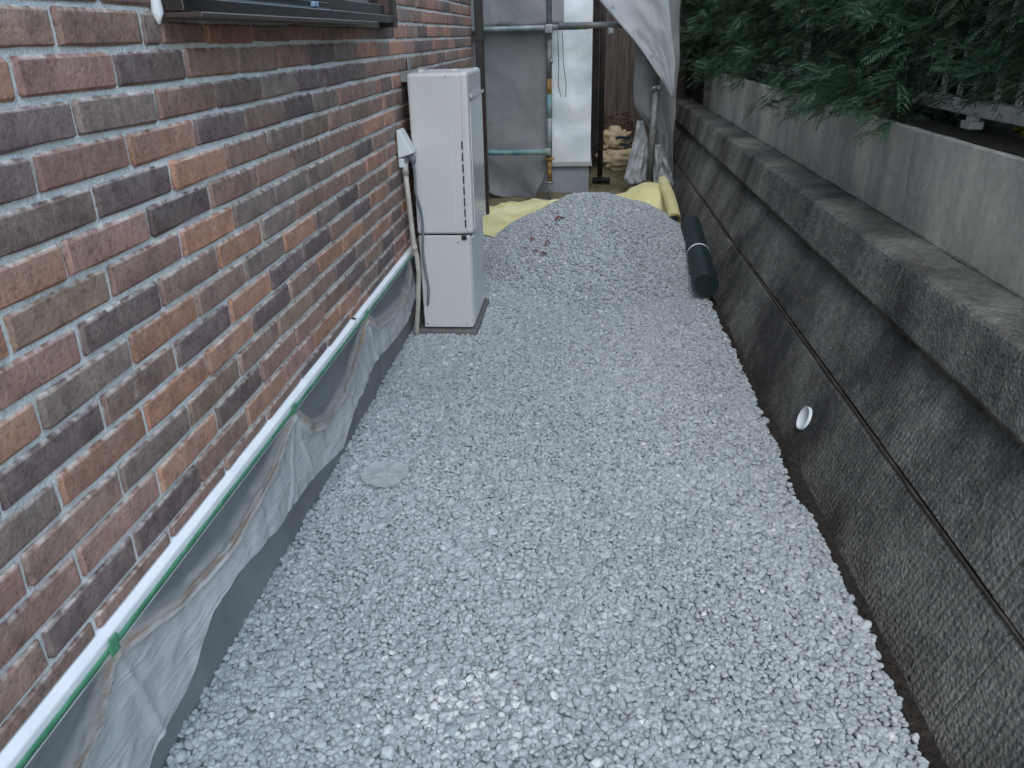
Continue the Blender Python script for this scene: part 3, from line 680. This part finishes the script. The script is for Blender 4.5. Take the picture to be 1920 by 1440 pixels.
# packed dirt behind the joints and the wall's core
MB().add([(face(-.1)+.012, .2, -.1), (face(.54)+.012, .2, .54), (1.20, .2, .54), (1.20, .2, -.1), (face(-.1)+.012, 12, -.1), (face(.54)+.012, 12, .54), (1.20, 12, .54), (1.20, 12, -.1)],
         [(0, 1, 2, 3), (7, 6, 5, 4), (0, 4, 5, 1), (1, 5, 6, 2), (2, 6, 7, 3), (3, 7, 4, 0)]).build('wall_core', M_DIRT, rw)
def joint_line(x, z, r, name):
    pts = [(x+.003*nz(y*5, 1), y, z+.003*nz(y*4, 6)) for y in np.arange(.3, 11, .06)]
    return MB().tube(pts, [max(.0015, r*(1+.9*nz(p[1]*4.5, 3))) for p in pts], 6).build(name, M_DIRT, rw)
joint_line(face(.242)+.003, .2425, .0045, 'joint_dirt'); joint_line(.990, .530, .005, 'joint_dirt')
upj = [.2, 1.3, 3.05, 4.75, 6.46, 7.5, 8.35, 12.0]
for a, b in zip(upj[:-1], upj[1:]):
    d = a > 8.3
    prism([(1.192, .70), (1.190, 1.046), (1.196, 1.052), (1.34, 1.052), (1.34, .70)], a+.0045, b-.0045, .005, M_UPPERD if d else M_UPPER, 'wall_panel', ny=8, wob=.002)
lt = MB().grid(4, 160, lambda u, v: (lerp(1.205, 1.342, u)+.008*nz(v*60, u), lerp(.3, 10.4, v), 1.0535+.010*abs(nz(v*90, u*5))+.012*math.sin(u*3.1)*abs(nz(v*40, 3)))).build('wall_top_litter', M_SOIL, rw)
tag(lt, kind='stuff')
# mortar fillet where ledge and upper wall meet
fp = [(1.188+.004*nz(y*6), y, .712+.003*nz(y*5, 2)) for y in np.arange(.3, 10.8, .08)]
MB().tube(fp, [max(.0015, .004*(1+1.6*nz(p[1]*5, 2))) for p in fp], 6).build('mortar_fillet', M_CAP, rw)
# weep hole pipe
wd = Vector((1, 0, -.4)).normalized(); wc = Vector((face(.083)-.014, 2.675, .083))
wp = MB(); n = 24; a_ = Vector((0, 1, 0)); b_ = wd.cross(a_)
rings = [(.045, .03), (.045, .003), (.040, .003), (.0395, .009), (.0, .0095)]
vs = []
for r_, d_ in rings:
    for k in range(n): t = 2*math.pi*k/n; vs.append(wc+wd*d_+(a_*math.cos(t)+b_*math.sin(t))*max(r_, 1e-4))
wp.add(vs, [(i*n+k, i*n+(k+1) % n, (i+1)*n+(k+1) % n, (i+1)*n+k) for i in range(len(rings)-1) for k in range(n)], True)
weep = wp.build('weep_hole_pipe', M_WPVC, rw)

# raised ground behind the wall
bk = MB().grid(20, 60, lambda u, v: (lerp(1.33, 7.5, u), lerp(-1, 14, v), 1.02+.03*nz(u*18, v*30))).build('raised_bed', M_SOIL); tag(bk, 'dark soil of the raised garden behind the retaining wall', kind='structure')
nb = MB().box((5.2, -4, .9), (5.4, 15, 3.6)).build('backing_wall', M_DARKW); tag(nb, 'added dark backing wall behind the conifer hedge', 'wall')  # added backing, keeps the bright sky out of the hedge gaps

# white fence on the raised wall
fe = thing('metal_fence', 'low white metal fence with rails and balusters on the retaining wall behind the hedge', 'fence', (1.36, 4, 1.05))
MB().box((1.343, .6, 1.0985), (1.387, 10.2, 1.150), .004).build('rail', M_WHITEM, fe)
MB().box((1.345, .6, 1.80), (1.385, 10.2, 1.83), .004).build('rail', M_WHITEM, fe)
for y in (.95, 3.02, 5.35, 7.6, 9.8):
    MB().box((1.34, y-.035, 1.053), (1.39, y+.035, 1.0795), .003).build('post_foot', M_WHITEM, fe)
    MB().box((1.348, y-.018, 1.080), (1.382, y+.018, 1.098), .003).box((1.348, y-.018, 1.1505), (1.382, y+.018, 1.7995), .003).build('post', M_WHITEM, fe)
bal = MB().box((1.358, -.009, 1.1505), (1.372, .009, 1.7995)).mesh('baluster', M_WHITEM)
for i in range(20):
    y = .75+i*.142
    if min(abs(y-p) for p in (.95, 3.02, 5.35, 7.6, 9.8)) > .03: obj('baluster', bal, fe, (0, y, 0))

# ------------------------------------------------------------------ conifer hedge
def frond_verts(L, r, droop):
    """flat feathery spray along +X with side leaflets; returns verts, faces"""
    V = []; F = []; n = 10
    def ax(t): return Vector((L*t, 0, -droop*L*t*t))
    for i in range(n):      # stem quads
        p, q = ax(i/n), ax((i+1)/n); w = .0022*(1-i/n)+.0008
    o = len(V); V += [ax(0)+Vector((0, .002, 0)), ax(0)-Vector((0, .002, 0)), ax(1)]; F.append((o, o+1, o+2))
    for i in range(1, n+1):
        t = i/n; p = ax(t*.97); ll = L*.34*math.sin(math.pi*min(1, .12+t*.80))**.8*r.uniform(.75, 1.15)
        for s in (-1, 1):
            d = Vector((.72, s*.62, -.10-r.uniform(0, .2))).normalized(); w = Vector((-.4*s, .5, r.uniform(-.2, .5))).normalized()*max(.0026, ll*.085)
            e = p+d*ll; m = p+d*ll*.5; m.z += .004
            o = len(V); V += [p, m+w, e, m-w]; F.append((o, o+1, o+2, o+3))
            if ll > 1:
                for h in (.35, .6):
                    b0 = p+d*ll*h; d2 = Vector((d.x+.55, d.y*.2, d.z)).normalized(); l2 = ll*.42*(1.15-h)
                    o = len(V); V += [b0, b0+d2*l2*.5+w*.8, b0+d2*l2, b0+d2*l2*.5-w*.8]; F.append((o, o+1, o+2, o+3))
    return V, F
FR = []
for s in range(8):
    r = random.Random(50+s); V, F = frond_verts(1.0*.20, r, r.uniform(.15, .5)); FR.append((np.array([v[:] for v in V]), np.array([f for f in F if len(f) == 4]), ))
def crown(cx, cy, seed, n_low, n_high, H, zmin):
    r = np.random.default_rng(seed); VV = []; FF = []; TT = []; off = 0
    rr = random.Random(seed)
    # limbs with fronds clustered on them: clumps leave gaps
    limbs = []
    for _ in range(66):
        z = rr.uniform(zmin, 1.35); az = rr.uniform(math.pi*.55, math.pi*1.45) if rr.random() < .78 else rr.uniform(0, 6.28)
        limbs.append((z, az, rr.uniform(.42, .70)*(1.0-.18*z), rr.uniform(.3, 1.0)))
    for _ in range(20): limbs.append((rr.uniform(1.35, H), rr.uniform(0, 6.28), .5, rr.uniform(.3, 1)))
    for (z, az, Ln, tone) in limbs:
        base = Vector((cx, cy, 1.12+z)); d = Vector((math.cos(az), math.sin(az), .22))
        tip = base+d*Ln; tip.z -= (.20+.35*max(0, .3-z))*Ln
        k_n = n_low if z < 1.35 else n_high
        for k in range(k_n):
            t = rr.uniform(.35, 1.0); p = base.lerp(tip, t)+Vector((rr.gauss(0, .05), rr.gauss(0, .085), rr.gauss(0, .05)))
            yaw = az+rr.gauss(0, .75); pitch = rr.gauss(.05, .35); roll = rr.gauss(0, .7)
            A, Fq = FR[rr.randrange(8)]; s = rr.uniform(.32, .70)*(2.2 if z > 1.35 else 1)
            Mx = np.array(Euler((roll, pitch, yaw), 'XYZ').to_matrix())
            VV.append(A*s @ Mx.T+np.array(p)); FF.append(Fq+off); off += len(A)
            tn = min(1, max(0, .18+.30*tone*t+rr.gauss(0, .13)+(.3 if rr.random() < .06 else 0))); TT.append(np.full(len(A), tn))
    V = np.concatenate(VV); F = np.concatenate(FF); T = np.concatenate(TT)
    me = bpy.data.meshes.new('crown'); me.vertices.add(len(V)); me.vertices.foreach_set('co', V.astype(np.float32).ravel())
    me.loops.add(F.size); me.loops.foreach_set('vertex_index', F.astype(np.int32).ravel()); me.polygons.add(len(F)); me.polygons.foreach_set('loop_start', (np.arange(len(F))*4).astype(np.int32))
    me.update(calc_edges=True); a = me.attributes.new('tone', 'FLOAT', 'POINT'); a.data.foreach_set('value', T.astype(np.float32)); me.materials.append(M_FOL)
    return me, limbs
TREES = [(1.72, 1.75, 1), (1.70, 2.55, 2), (1.68, 3.25, 3), (1.70, 3.95, 4), (1.66, 4.75, 5), (1.72, 5.55, 6), (1.64, 6.4, 7), (1.62, 7.3, 8), (1.66, 8.2, 9), (1.55, 9.1, 10)]
for (x, y, sd_) in TREES:
    lab = {2.55: 'near conifer whose raised foliage leaves the white fence rail bare below it', 9.1: 'farthest conifer of the hedge, next to the hanging grey sheets', 3.25: 'conifer drooping lowest over the wall top left of the bare fence rail'}.get(y)
    tr = thing('conifer', lab or 'dark green feathery conifer forming part of the hedge above the retaining wall', 'conifer', (x, y, 1.03), 'conifers of the hedge')
    me, limbs = crown(x, y, sd_, 78, 12, 2.1, .17 if y < 3 else -.02)
    tk = MB().tube([(x, y, .98), (x+.01, y, 1.5), (x, y+.02, 2.3), (x, y, 3.2)], [.045, .038, .026, .008], 8)
    for z, az, Ln, _ in limbs[::3]:
        b = Vector((x, y, 1.12+z)); e = b+Vector((math.cos(az)*Ln*.8, math.sin(az)*Ln*.8, .05)); tk.tube([b, b.lerp(e, .5)+Vector((0, 0, .03)), e], [.010, .006, .002], 5)
    tk.build('trunk', M_BARK, tr); obj('crown', me, tr)

def leafy(name, label, cat, c, rad, n, m, seed, size=.03):
    r = random.Random(seed); mb = MB()
    for _ in range(n):
        d = Vector((r.gauss(0, 1), r.gauss(0, 1), r.gauss(0, 1))).normalized()*r.random()**.5; p = Vector(c)+Vector((d.x*rad[0], d.y*rad[1], d.z*rad[2]))
        a = Vector((r.gauss(0, 1), r.gauss(0, 1), r.gauss(0, 1))).normalized(); b = a.orthogonal().normalized(); s = size*r.uniform(.6, 1.2)
        mb.add([p, p+a*s*.5+b*s*.3, p+a*s, p+a*s*.5-b*s*.3], [(0, 1, 2, 3)])
    t = thing(name, label, cat, (c[0], c[1], 1.03)); mb.build('leaves', m, t)
    MB().tube([(c[0], c[1], 1.0), (c[0]+.01, c[1], c[2])], [.006, .003], 6).build('stem', M_BARK, t)
leafy('leafy_plant', 'small yellow-green leafy plant under the white fence rail at the wall top', 'plant', (1.42, 2.70, 1.085), (.05, .10, .028), 110, M_YLEAF, 4)
leafy('orange_plant', 'little plant with orange autumn leaves at the hedge foot', 'plant', (1.29, 3.72, 1.085), (.03, .07, .022), 80, M_OLEAF, 8, .026)
leafy('yellowed_plant', 'low yellowed leaves at the far end of the wall top beside the grey sheet', 'plant', (1.42, 8.5, 1.10), (.1, .4, .03), 120, M_YLEAF, 12)

# ------------------------------------------------------------------ building site at the far end
es = MB().grid(50, 50, lambda u, v: (lerp(-3.5, 1.1, u), lerp(6.6, 11.0, v), -.02+.012*nz(u*30, v*30)+.22*sstep(8.0, 8.9, lerp(6.6, 11, v))*sstep(.0, .2, lerp(-3.5, 1.1, u))+.05*fbm(u*12, v*12)*sstep(7, 8, lerp(6.6, 11, v)))).build('site_ground', M_EARTH); tag(es, 'sandy bare earth of the building site behind the gravel mound', kind='structure')

nh = thing('wrapped_house', 'unfinished house wrapped in silver white sheeting on a grey foundation behind scaffold', 'house', (-.8, 8.2, 0))
MB().box((-4.0, 7.76, -.15), (.078, 12.0, .232)).build('foundation', M_NROCK, nh)
MB().box((-4.02, 7.725, .2325), (.105, 12.02, .268), .003).build('flashing', M_NTRIM, nh)
MB().box((-4.0, 7.785, .2685), (.089, 12.0, 6.0)).build('inner_wall', M_DARKW, nh)
MB().grid(90, 60, lambda u, v: (lerp(-2.2, .090, u), 7.742+.009*fbm(u*9, v*14)+.003*math.sin(v*70+fbm(u*4, v*4)*3), lerp(.272, 3.4, v))).build('wrap_sheet', M_WRAP, nh)

sc = thing('scaffold', 'worn scaffold of teal and rusty steel pipes in front of the wrapped house', 'scaffold', (-.28, 7.45, 0))
def standard(x, y, segs, lean=0):
    p = MB(); 
    for z0, z1, r, m in segs:
        MB().tube([(x+lean*z0, y, z0), (x+lean*z1, y, z1)], r, 14).build('standard', m, sc)
standard(-.285, 7.45, [(.13, .34, .021, M_RUST), (.355, .70, .0235, M_TEAL), (.70, .90, .0245, M_TEALB), (.90, 1.03, .0215, M_RUST), (1.03, 1.35, .0225, M_GREYP), (1.35, 3.2, .0235, M_TEAL)])
MB().tube([(-.285, 7.45, -.03), (-.285, 7.45, .13)], .014, 10).build('base_jack', M_GREYP, sc)
MB().box((-.345, 7.39, -.036), (-.225, 7.51, -.030)).build('base_plate', M_GALV, sc)
MB().tube([(-.33, 7.43, .135), (-.24, 7.44, .13)], .008, 8).build('jack_handle', M_GALV, sc)
MB().box((-.325, 7.41, .335), (-.245, 7.49, .356), .003).build('collar', M_RUST, sc)
MB().tube([(-1.6, 7.40, 1.432), (.05, 7.40, 1.440)], .0225, 14).build('ledger', M_TEAL, sc)
MB().tube([(-.20, 7.37, 1.452), (.50, 7.37, 1.444)], .026, 14).build('ledger', M_GREYP, sc)
MB().tube([(-1.6, 7.405, .412), (-.31, 7.41, .408)], .0235, 14).build('ledger', M_TEALB, sc)
def coupler(p, s=.035):
    x, y, z = p; MB().box((x-s, y-.035, z-s), (x+s, y+.03, z+s), .008).tube([(x, y-.03, z), (x, y-.06, z)], .012, 8).build('coupler', M_GALV, sc)
coupler((-.285, 7.405, 1.43)); coupler((-.30, 7.43, .41), .03); coupler((.24, 7.36, 1.40), .026)
MB().tube([(-.27, 7.40, 1.16), (-.255, 7.39, 1.18)], .014, 8).build('wedge_pin', M_GALV, sc)
for x0 in (-.21, -.17):
    MB().tube([(x0, 7.37, 1.41), (x0+.01, 7.37, 1.15), (x0+.005+.03*(x0+.21)/.04, 7.375, .98), (x0+.03, 7.38, .88)], .003, 5).build('tie_wire', M_BLACK, sc)
standard(.195, 8.25, [(.05, 2.4, .026, M_DARKW)]); standard(.618, 7.40, [(-.02, .16, .020, M_RUST), (.16, .92, .030, M_GREYP), (.92, 2.2, .024, M_GREYP)], .03)
MB().tube([(.645, 7.37, .95), (.605, 7.37, .93)], .02, 8).tube([(.69, 7.37, .93), (.645, 7.37, .95)], .02, 8).build('coupler', M_GALV, sc)
MB().box((.12, 8.15, .02), (.30, 8.35, .035)).build('base_plate', M_BLACK, sc)

def sheet(name, label, fn, nu, nv, m, th=.003, base=(0, 0, 0)):
    o = MB().grid(nu, nv, fn).build(name, m); solidify(o, th); return tag(o, label, 'sheet')
def left_sheet(u, v):
    z = lerp(1.43, .0, v); xr = -.298-.125*sstep(.28, .02, z)+.008*nz(z*7)
    x = lerp(-1.7, xr, u); zz = z+.09*v*v*nz(x*3.1, 8)+(.05*sstep(.8, 1, v))*math.sin(x*4)
    y = 7.53+.020*fbm(x*2.5, z*2.2, 1)+.012*math.sin((x*6+z*3.2))*sstep(1, 0, z)+.012*fbm(x*8, z*5, 2)*sstep(.5, 0, z)+.03*sstep(.3, .0, z)*math.sin(x*9+z*7)
    return (x, y, zz)
sheet('scaffold_sheet', 'wide grey mesh sheet hung between the downspout and the rusty scaffold pole, below the ledger', left_sheet, 90, 70, M_SHEET)
sheet('scaffold_sheet', 'grey mesh sheet above the upper scaffold ledger, next to the downspout', lambda u, v: (lerp(-1.7, -.16+.06*(1-v)*0, u), 7.47+.02*fbm(u*5, v*3)-.03*v*v, lerp(2.6, 1.452+.012*math.sin(u*22), v)), 60, 30, M_SHEET)
def gromm(x, y, z, o):
    pts = [(x+.011*math.cos(t), y, z+.011*math.sin(t)) for t in np.linspace(0, 2*math.pi, 13)]
    return MB().tube(pts, .0035, 5, cap=False).build('grommet', M_GALV, o)
up = bpy.data.objects['scaffold_sheet.001']; gromm(-.76, 7.43, 1.475, up)
ls = bpy.data.objects['scaffold_sheet']; gromm(-.315, 7.505, .83, ls); gromm(-.315, 7.505, .44, ls); gromm(-.315, 7.505, 1.33, ls)
# folded-over pale flap, hanging to a point
def flap(u, v):
    e = [(.02, 1.78), (.12, 1.65), (.30, 1.46), (.40, 1.36), (.52, 1.22), (.63, 1.07), (.70, .98), (.762, .872)]
    k = u*(len(e)-1); i = min(len(e)-2, int(k)); t = k-i; ex, ez = lerp(e[i][0], e[i+1][0], t), lerp(e[i][1], e[i+1][1], t)
    rx, rz = lerp(.60, .772, u**.8), lerp(2.1, .88, u**.9)
    rx = lerp(.62, .78, min(1, u*1.3)) if u < 1 else .77
    x, z = lerp(ex, rx, v), lerp(ez, rz, v)
    return (x, 7.21+.05*math.sin(v*3.0+u*2)+.02*fbm(u*4, v*4, 3)+.05*v, z)
fl = sheet('scaffold_sheet', 'pale grey sheet corner folded over and hanging to a point beside the hedge', flap, 40, 24, M_SHEETL)
gromm(.245, 7.20, 1.575, fl); gromm(.585, 7.22, 1.20, fl)
def rsheet(u, v):
    z = lerp(2.4, .12, v); x = lerp(.455+.195*sstep(.85, .50, z)+.02*nz(z*4, 3), .835+.02*nz(z*3), u)
    return (x, 7.52+.03*math.sin(u*9+z*2.5)+.03*fbm(u*3, z*3, 4), z)
sheet('scaffold_sheet', 'darker grey sheet hanging in folds between the scaffold post and the retaining wall', rsheet, 40, 60, M_SHEET)
def rag(u, v):
    z = lerp(.66, .10, v); xl = pl(v, [(0, .50), (.3, .475), (.7, .43), (.9, .40), (1, .43)]); xr = pl(v, [(0, .55), (.3, .60), (1, .625)])
    x = lerp(xl, xr, u); return (x, 7.50-.05*math.sin(u*3.0)*v+.035*fbm(u*3, v*4, 6)+.02*math.sin(u*14+v*3)*v, z+.03*u*v)
sheet('scaffold_sheet', 'lower end of a grey sheet bunched on the ground left of the scaffold post', rag, 30, 40, M_SHEETL)
def rag2(u, v):
    z = lerp(.46, .07, v); x = lerp(.64, pl(v, [(0, .72), (.5, .80), (.8, .83), (1, .83)]), u)+.03*v; return (x, 7.42+.03*math.sin(u*11+v*5)+.04*fbm(u*4, v*4, 9), z-.05*u*v)
sheet('scaffold_sheet', 'crumpled grey sheet end right of the scaffold post against the retaining wall', rag2, 24, 30, M_SHEETL)

# board fence in the gap behind
bf = thing('board_fence', 'brown weathered upright boards seen through the gap behind the wrapped house', 'fence', (.6, 9.9, .2))
x = .10
while x < 2.3:
    w = random.uniform(.13, .17); MB().box((x, 9.9+random.uniform(-.008, .008), .1), (x+w-.008, 9.925, 2.6+random.uniform(-.03, .03))).build('board', M_WOOD, bf); x += w
MB().box((.05, 9.9265, .0), (2.3, 9.97, 2.7)).build('gap_backing', M_WOOD, bf)  # full sheet added behind the boards so no sky shines through
dk = MB().box((.108, 8.6, .1), (.17, 8.66, 2.6), .004).build('timber_post', M_DARKW); tag(dk, 'dark upright timber at the corner of the wrapped house', 'post')

# sacks
def sack(loc, size, seed, rot):
    import bmesh
    bm = bmesh.new(); bmesh.ops.create_icosphere(bm, subdivisions=4, radius=1)
    for v in bm.verts:
        c = v.co; p = Vector((math.copysign(abs(c.x)**.6, c.x), math.copysign(abs(c.y)**.6, c.y), math.copysign(abs(c.z)**.8, c.z)))
        q = .85+.5*abs(noise.fractal(c*1.3+Vector((seed, 0, 0)), 1, 2, 3))-.30*abs(noise.noise(c*2.6+Vector((0, seed, 0))))-.22*noise.voronoi(c*2.2+Vector((seed, 2, 0)))[0][0]+.1; p *= q
        v.co = Vector((p.x*size[0], p.y*size[1], p.z*size[2]))
    me = bpy.data.meshes.new('sack'); bm.to_mesh(me); bm.free(); me.materials.append(M_SACK); me.polygons.foreach_set('use_smooth', [True]*len(me.polygons))
    return me
for i, (loc, size, lab) in enumerate([((.36, 8.78, .34), (.17, .14, .13), 'crumpled cream sack with dark blue straps, upper one of the heap'), ((.40, 8.52, .18), (.22, .14, .10), 'brownish crumpled sack lying under the cream strapped sack')]):
    sk = thing('sack', lab, 'sack', (loc[0], loc[1], loc[2]-size[2])); o = obj('bag', sack(loc, size, i*7+1, 0), sk, loc)
    if i == 0:
        for z in (.36, .29):
            MB().grid(14, 1, lambda u, v: (loc[0]+lerp(.0, .15, u), loc[1]-.135-.01*math.sin(u*3), z+.03*v+.01*math.sin(u*4))).build('strap', M_BLUE, sk)

def debris():
    mb = MB(); r = random.Random(9)
    for _ in range(150):
        x = r.uniform(.12, .62); y = r.uniform(8.6, 9.7); z = .16+.30*sstep(8.5, 9.5, y)+r.uniform(0, .10); a = r.uniform(0, 3.14); l = r.uniform(.03, .12)
        mb.tube([(x, y, z), (x+l*math.cos(a), y+l*math.sin(a), z+r.uniform(-.05, .06))], r.uniform(.003, .009), 4)
    return mb
tag(debris().build('debris', mat('rusty_debris', (.13, .055, .035), .9, col2=(.06, .035, .025), nscale=20)), 'reddish brown scraps and sticks heaped behind the sacks', kind='stuff')

# yellow tarp under the mound
def tarp(u, v):
    x = lerp(-.80, .72, u); y = lerp(pl(x, [(-.8, 5.95), (-.6, 5.75), (-.2, 5.6), (.72, 5.6)]), pl(x, [(-.8, 6.7), (-.5, 7.0), (0, 7.05), (.35, 7.0), (.72, 7.35)])+.03*nz(x*7), v)
    h = .015+.026*(1+fbm(x*2.6, y*2.6, 2))*sstep(0, .3, v)
    h += .05*math.exp(-((x+.55)/.25)**2-((y-6.7)/.25)**2)+.17*math.exp(-((x-.60)/.26)**2-((y-6.9)/.5)**2)+.03*math.exp(-((x+.30)/.12)**2-((y-6.6)/.4)**2)
    h += .006*math.sin(x*26+y*9)*sstep(0, .3, v)+.014*max(0, 1-abs(math.sin(x*7+y*4+fbm(x*2, y*2)*2))*2.2)*sstep(0, .3, v)
    return (x, y, h)
tp = MB().grid(90, 60, tarp).build('yellow_tarp', M_TARP); solidify(tp, .003); tag(tp, 'pale yellow plastic tarp spread under the gravel mound', 'tarp')
def rolled():
    P = [Vector((.655, 5.55, .19)), Vector((.672, 5.9, .205)), Vector((.69, 6.3, .21)), Vector((.70, 6.75, .215)), Vector((.715, 7.1, .20))]
    mb = MB().tube(P, [.044, .047, .046, .043, .040], 18, cap=False)
    mb.tube([P[0]+Vector((0, .004, 0)), P[1]], .030, 14, cap=False); return mb
yr = thing('yellow_tube', 'rolled up yellow plastic tube lying beside the mound by the retaining wall', 'tube', (.68, 6.3, .15))
ro = rolled().build('roll', M_TARP, yr)
MB().tube([(.655, 5.565, .19), (.66, 5.60, .192)], .028, 14).build('core', M_BLACK, yr)

# dark green roll
gl = thing('green_roll', 'dark green rolled ground sheet with white band leaning against the retaining wall foot', 'roll', (.72, 4.7, .05))
A, B = Vector((.705, 4.30, .095)), Vector((.735, 5.32, .205)); D_ = (B-A).normalized()
gm = MB().tube([A.lerp(B, i/8) for i in range(9)], [.066+.0015*nz(i*1.3) for i in range(9)], 28, cap=False)
# spiral end
ax_ = D_.cross(Vector((0, 0, 1))).normalized(); bx_ = D_.cross(ax_)
sp = []
N_ = 90
for i in range(N_+1):
    t = i/N_; r_ = .066*(1-.92*t); a_ = t*2*math.pi*4.0; sp.append(A+D_*.006*(1+math.sin(a_*3)*.1)+(ax_*math.cos(a_)+bx_*math.sin(a_))*r_)
gm.build('rolled_sheet', M_GREENR, gl)
dsk = MB(); n = 28; vs = []
for j in range(9):
    r_ = .0655*(1-j/8.0)+.0005; d_ = .002+.001*(j % 2)
    for k in range(n): t = 2*math.pi*k/n; vs.append(A+D_*d_+(ax_*math.cos(t)+bx_*math.sin(t))*r_)
dsk.add(vs, [(i*n+k, i*n+(k+1) % n, (i+1)*n+(k+1) % n, (i+1)*n+k) for i in range(8) for k in range(n)], False).build('roll_end', M_GREENR, gl)
c0 = A.lerp(B, .46); MB().tube([c0, c0+D_*.008, c0+D_*.016], [.0675, .0685, .0675], 28, cap=False).build('band', M_WHITEB, gl)

# ------------------------------------------------------------------ small things on the gravel
def dried_leaf(label, loc, s, seed, n=1):
    r = random.Random(seed); mb = MB()
    for i in range(n):
        c = Vector((r.gauss(0, .07), r.gauss(0, .05), 0)) if n > 1 else Vector((0, 0, 0)); a0 = r.uniform(0, 6.28); ss = s*r.uniform(.7, 1.2)
        x0, y0 = loc[0]+c.x, loc[1]+c.y; z0 = pile_h(x0, y0)+.016
        def f(u, v):
            w = math.sin(math.pi*min(.98, max(.02, u)))*.38; lx = (u-.5)*ss; ly = (v-.5)*w*ss; lz = .25*ss*(v-.5)**2*4*w+.12*ss*math.sin(u*3.1)+.004*nz(u*4, v*4, seed+i)
            return (x0+lx*math.cos(a0)-ly*math.sin(a0), y0+lx*math.sin(a0)+ly*math.cos(a0), z0+lz)
        mb.grid(8, 4, f)
    o = mb.build('dried_leaf', M_LEAF); solidify(o, .0008); return tag(o, label, 'leaf')
dried_leaf('single curled red-brown dry leaf near the top of the gravel mound', (-.13, 5.05), .085, 5)
for i, (dx, dy) in enumerate(((0, 0), (.07, .06), (-.07, .10), (.05, -.07), (-.03, .19))):
    o = dried_leaf('small faded reddish dry leaf on the left slope of the gravel mound', (-.27+dx, 4.75+dy), .055, 20+i); o['group'] = 'reddish leaves on the mound'
def scrap(u, v):
    a = u*2*math.pi; r_ = v*(1+.12*nz(math.cos(a)*1.5, math.sin(a)*1.5, 3)); x = -.662+.083*r_*math.cos(a); y = 2.325+.085*r_*math.sin(a)
    return (x, y, ground_h(x, y)+.017+.006*fbm(x*40, y*40)+(.010 if v > .9 else 0)*abs(nz(a*2, 4)))
sp_ = MB().grid(40, 8, scrap).build('plastic_scrap', mat('milky_plastic', (.60, .63, .63), .3, col2=(.45, .48, .49), nscale=30, bump=.6, bscale=40), None)
tag(sp_, 'flat round scrap of milky plastic lying on the gravel near the house wall', 'plastic scrap')
ms = sp_.data.materials[0]; t = ms.node_tree; trn = new_node(ms, 'ShaderNodeBsdfTransparent'); mxs = new_node(ms, 'ShaderNodeMixShader'); mxs.inputs[0].default_value = .55
t.links.new(trn.outputs[0], mxs.inputs[1]); t.links.new(t.nodes['Principled BSDF'].outputs[0], mxs.inputs[2]); t.links.new(mxs.outputs[0], t.nodes['Material Output'].inputs[0])
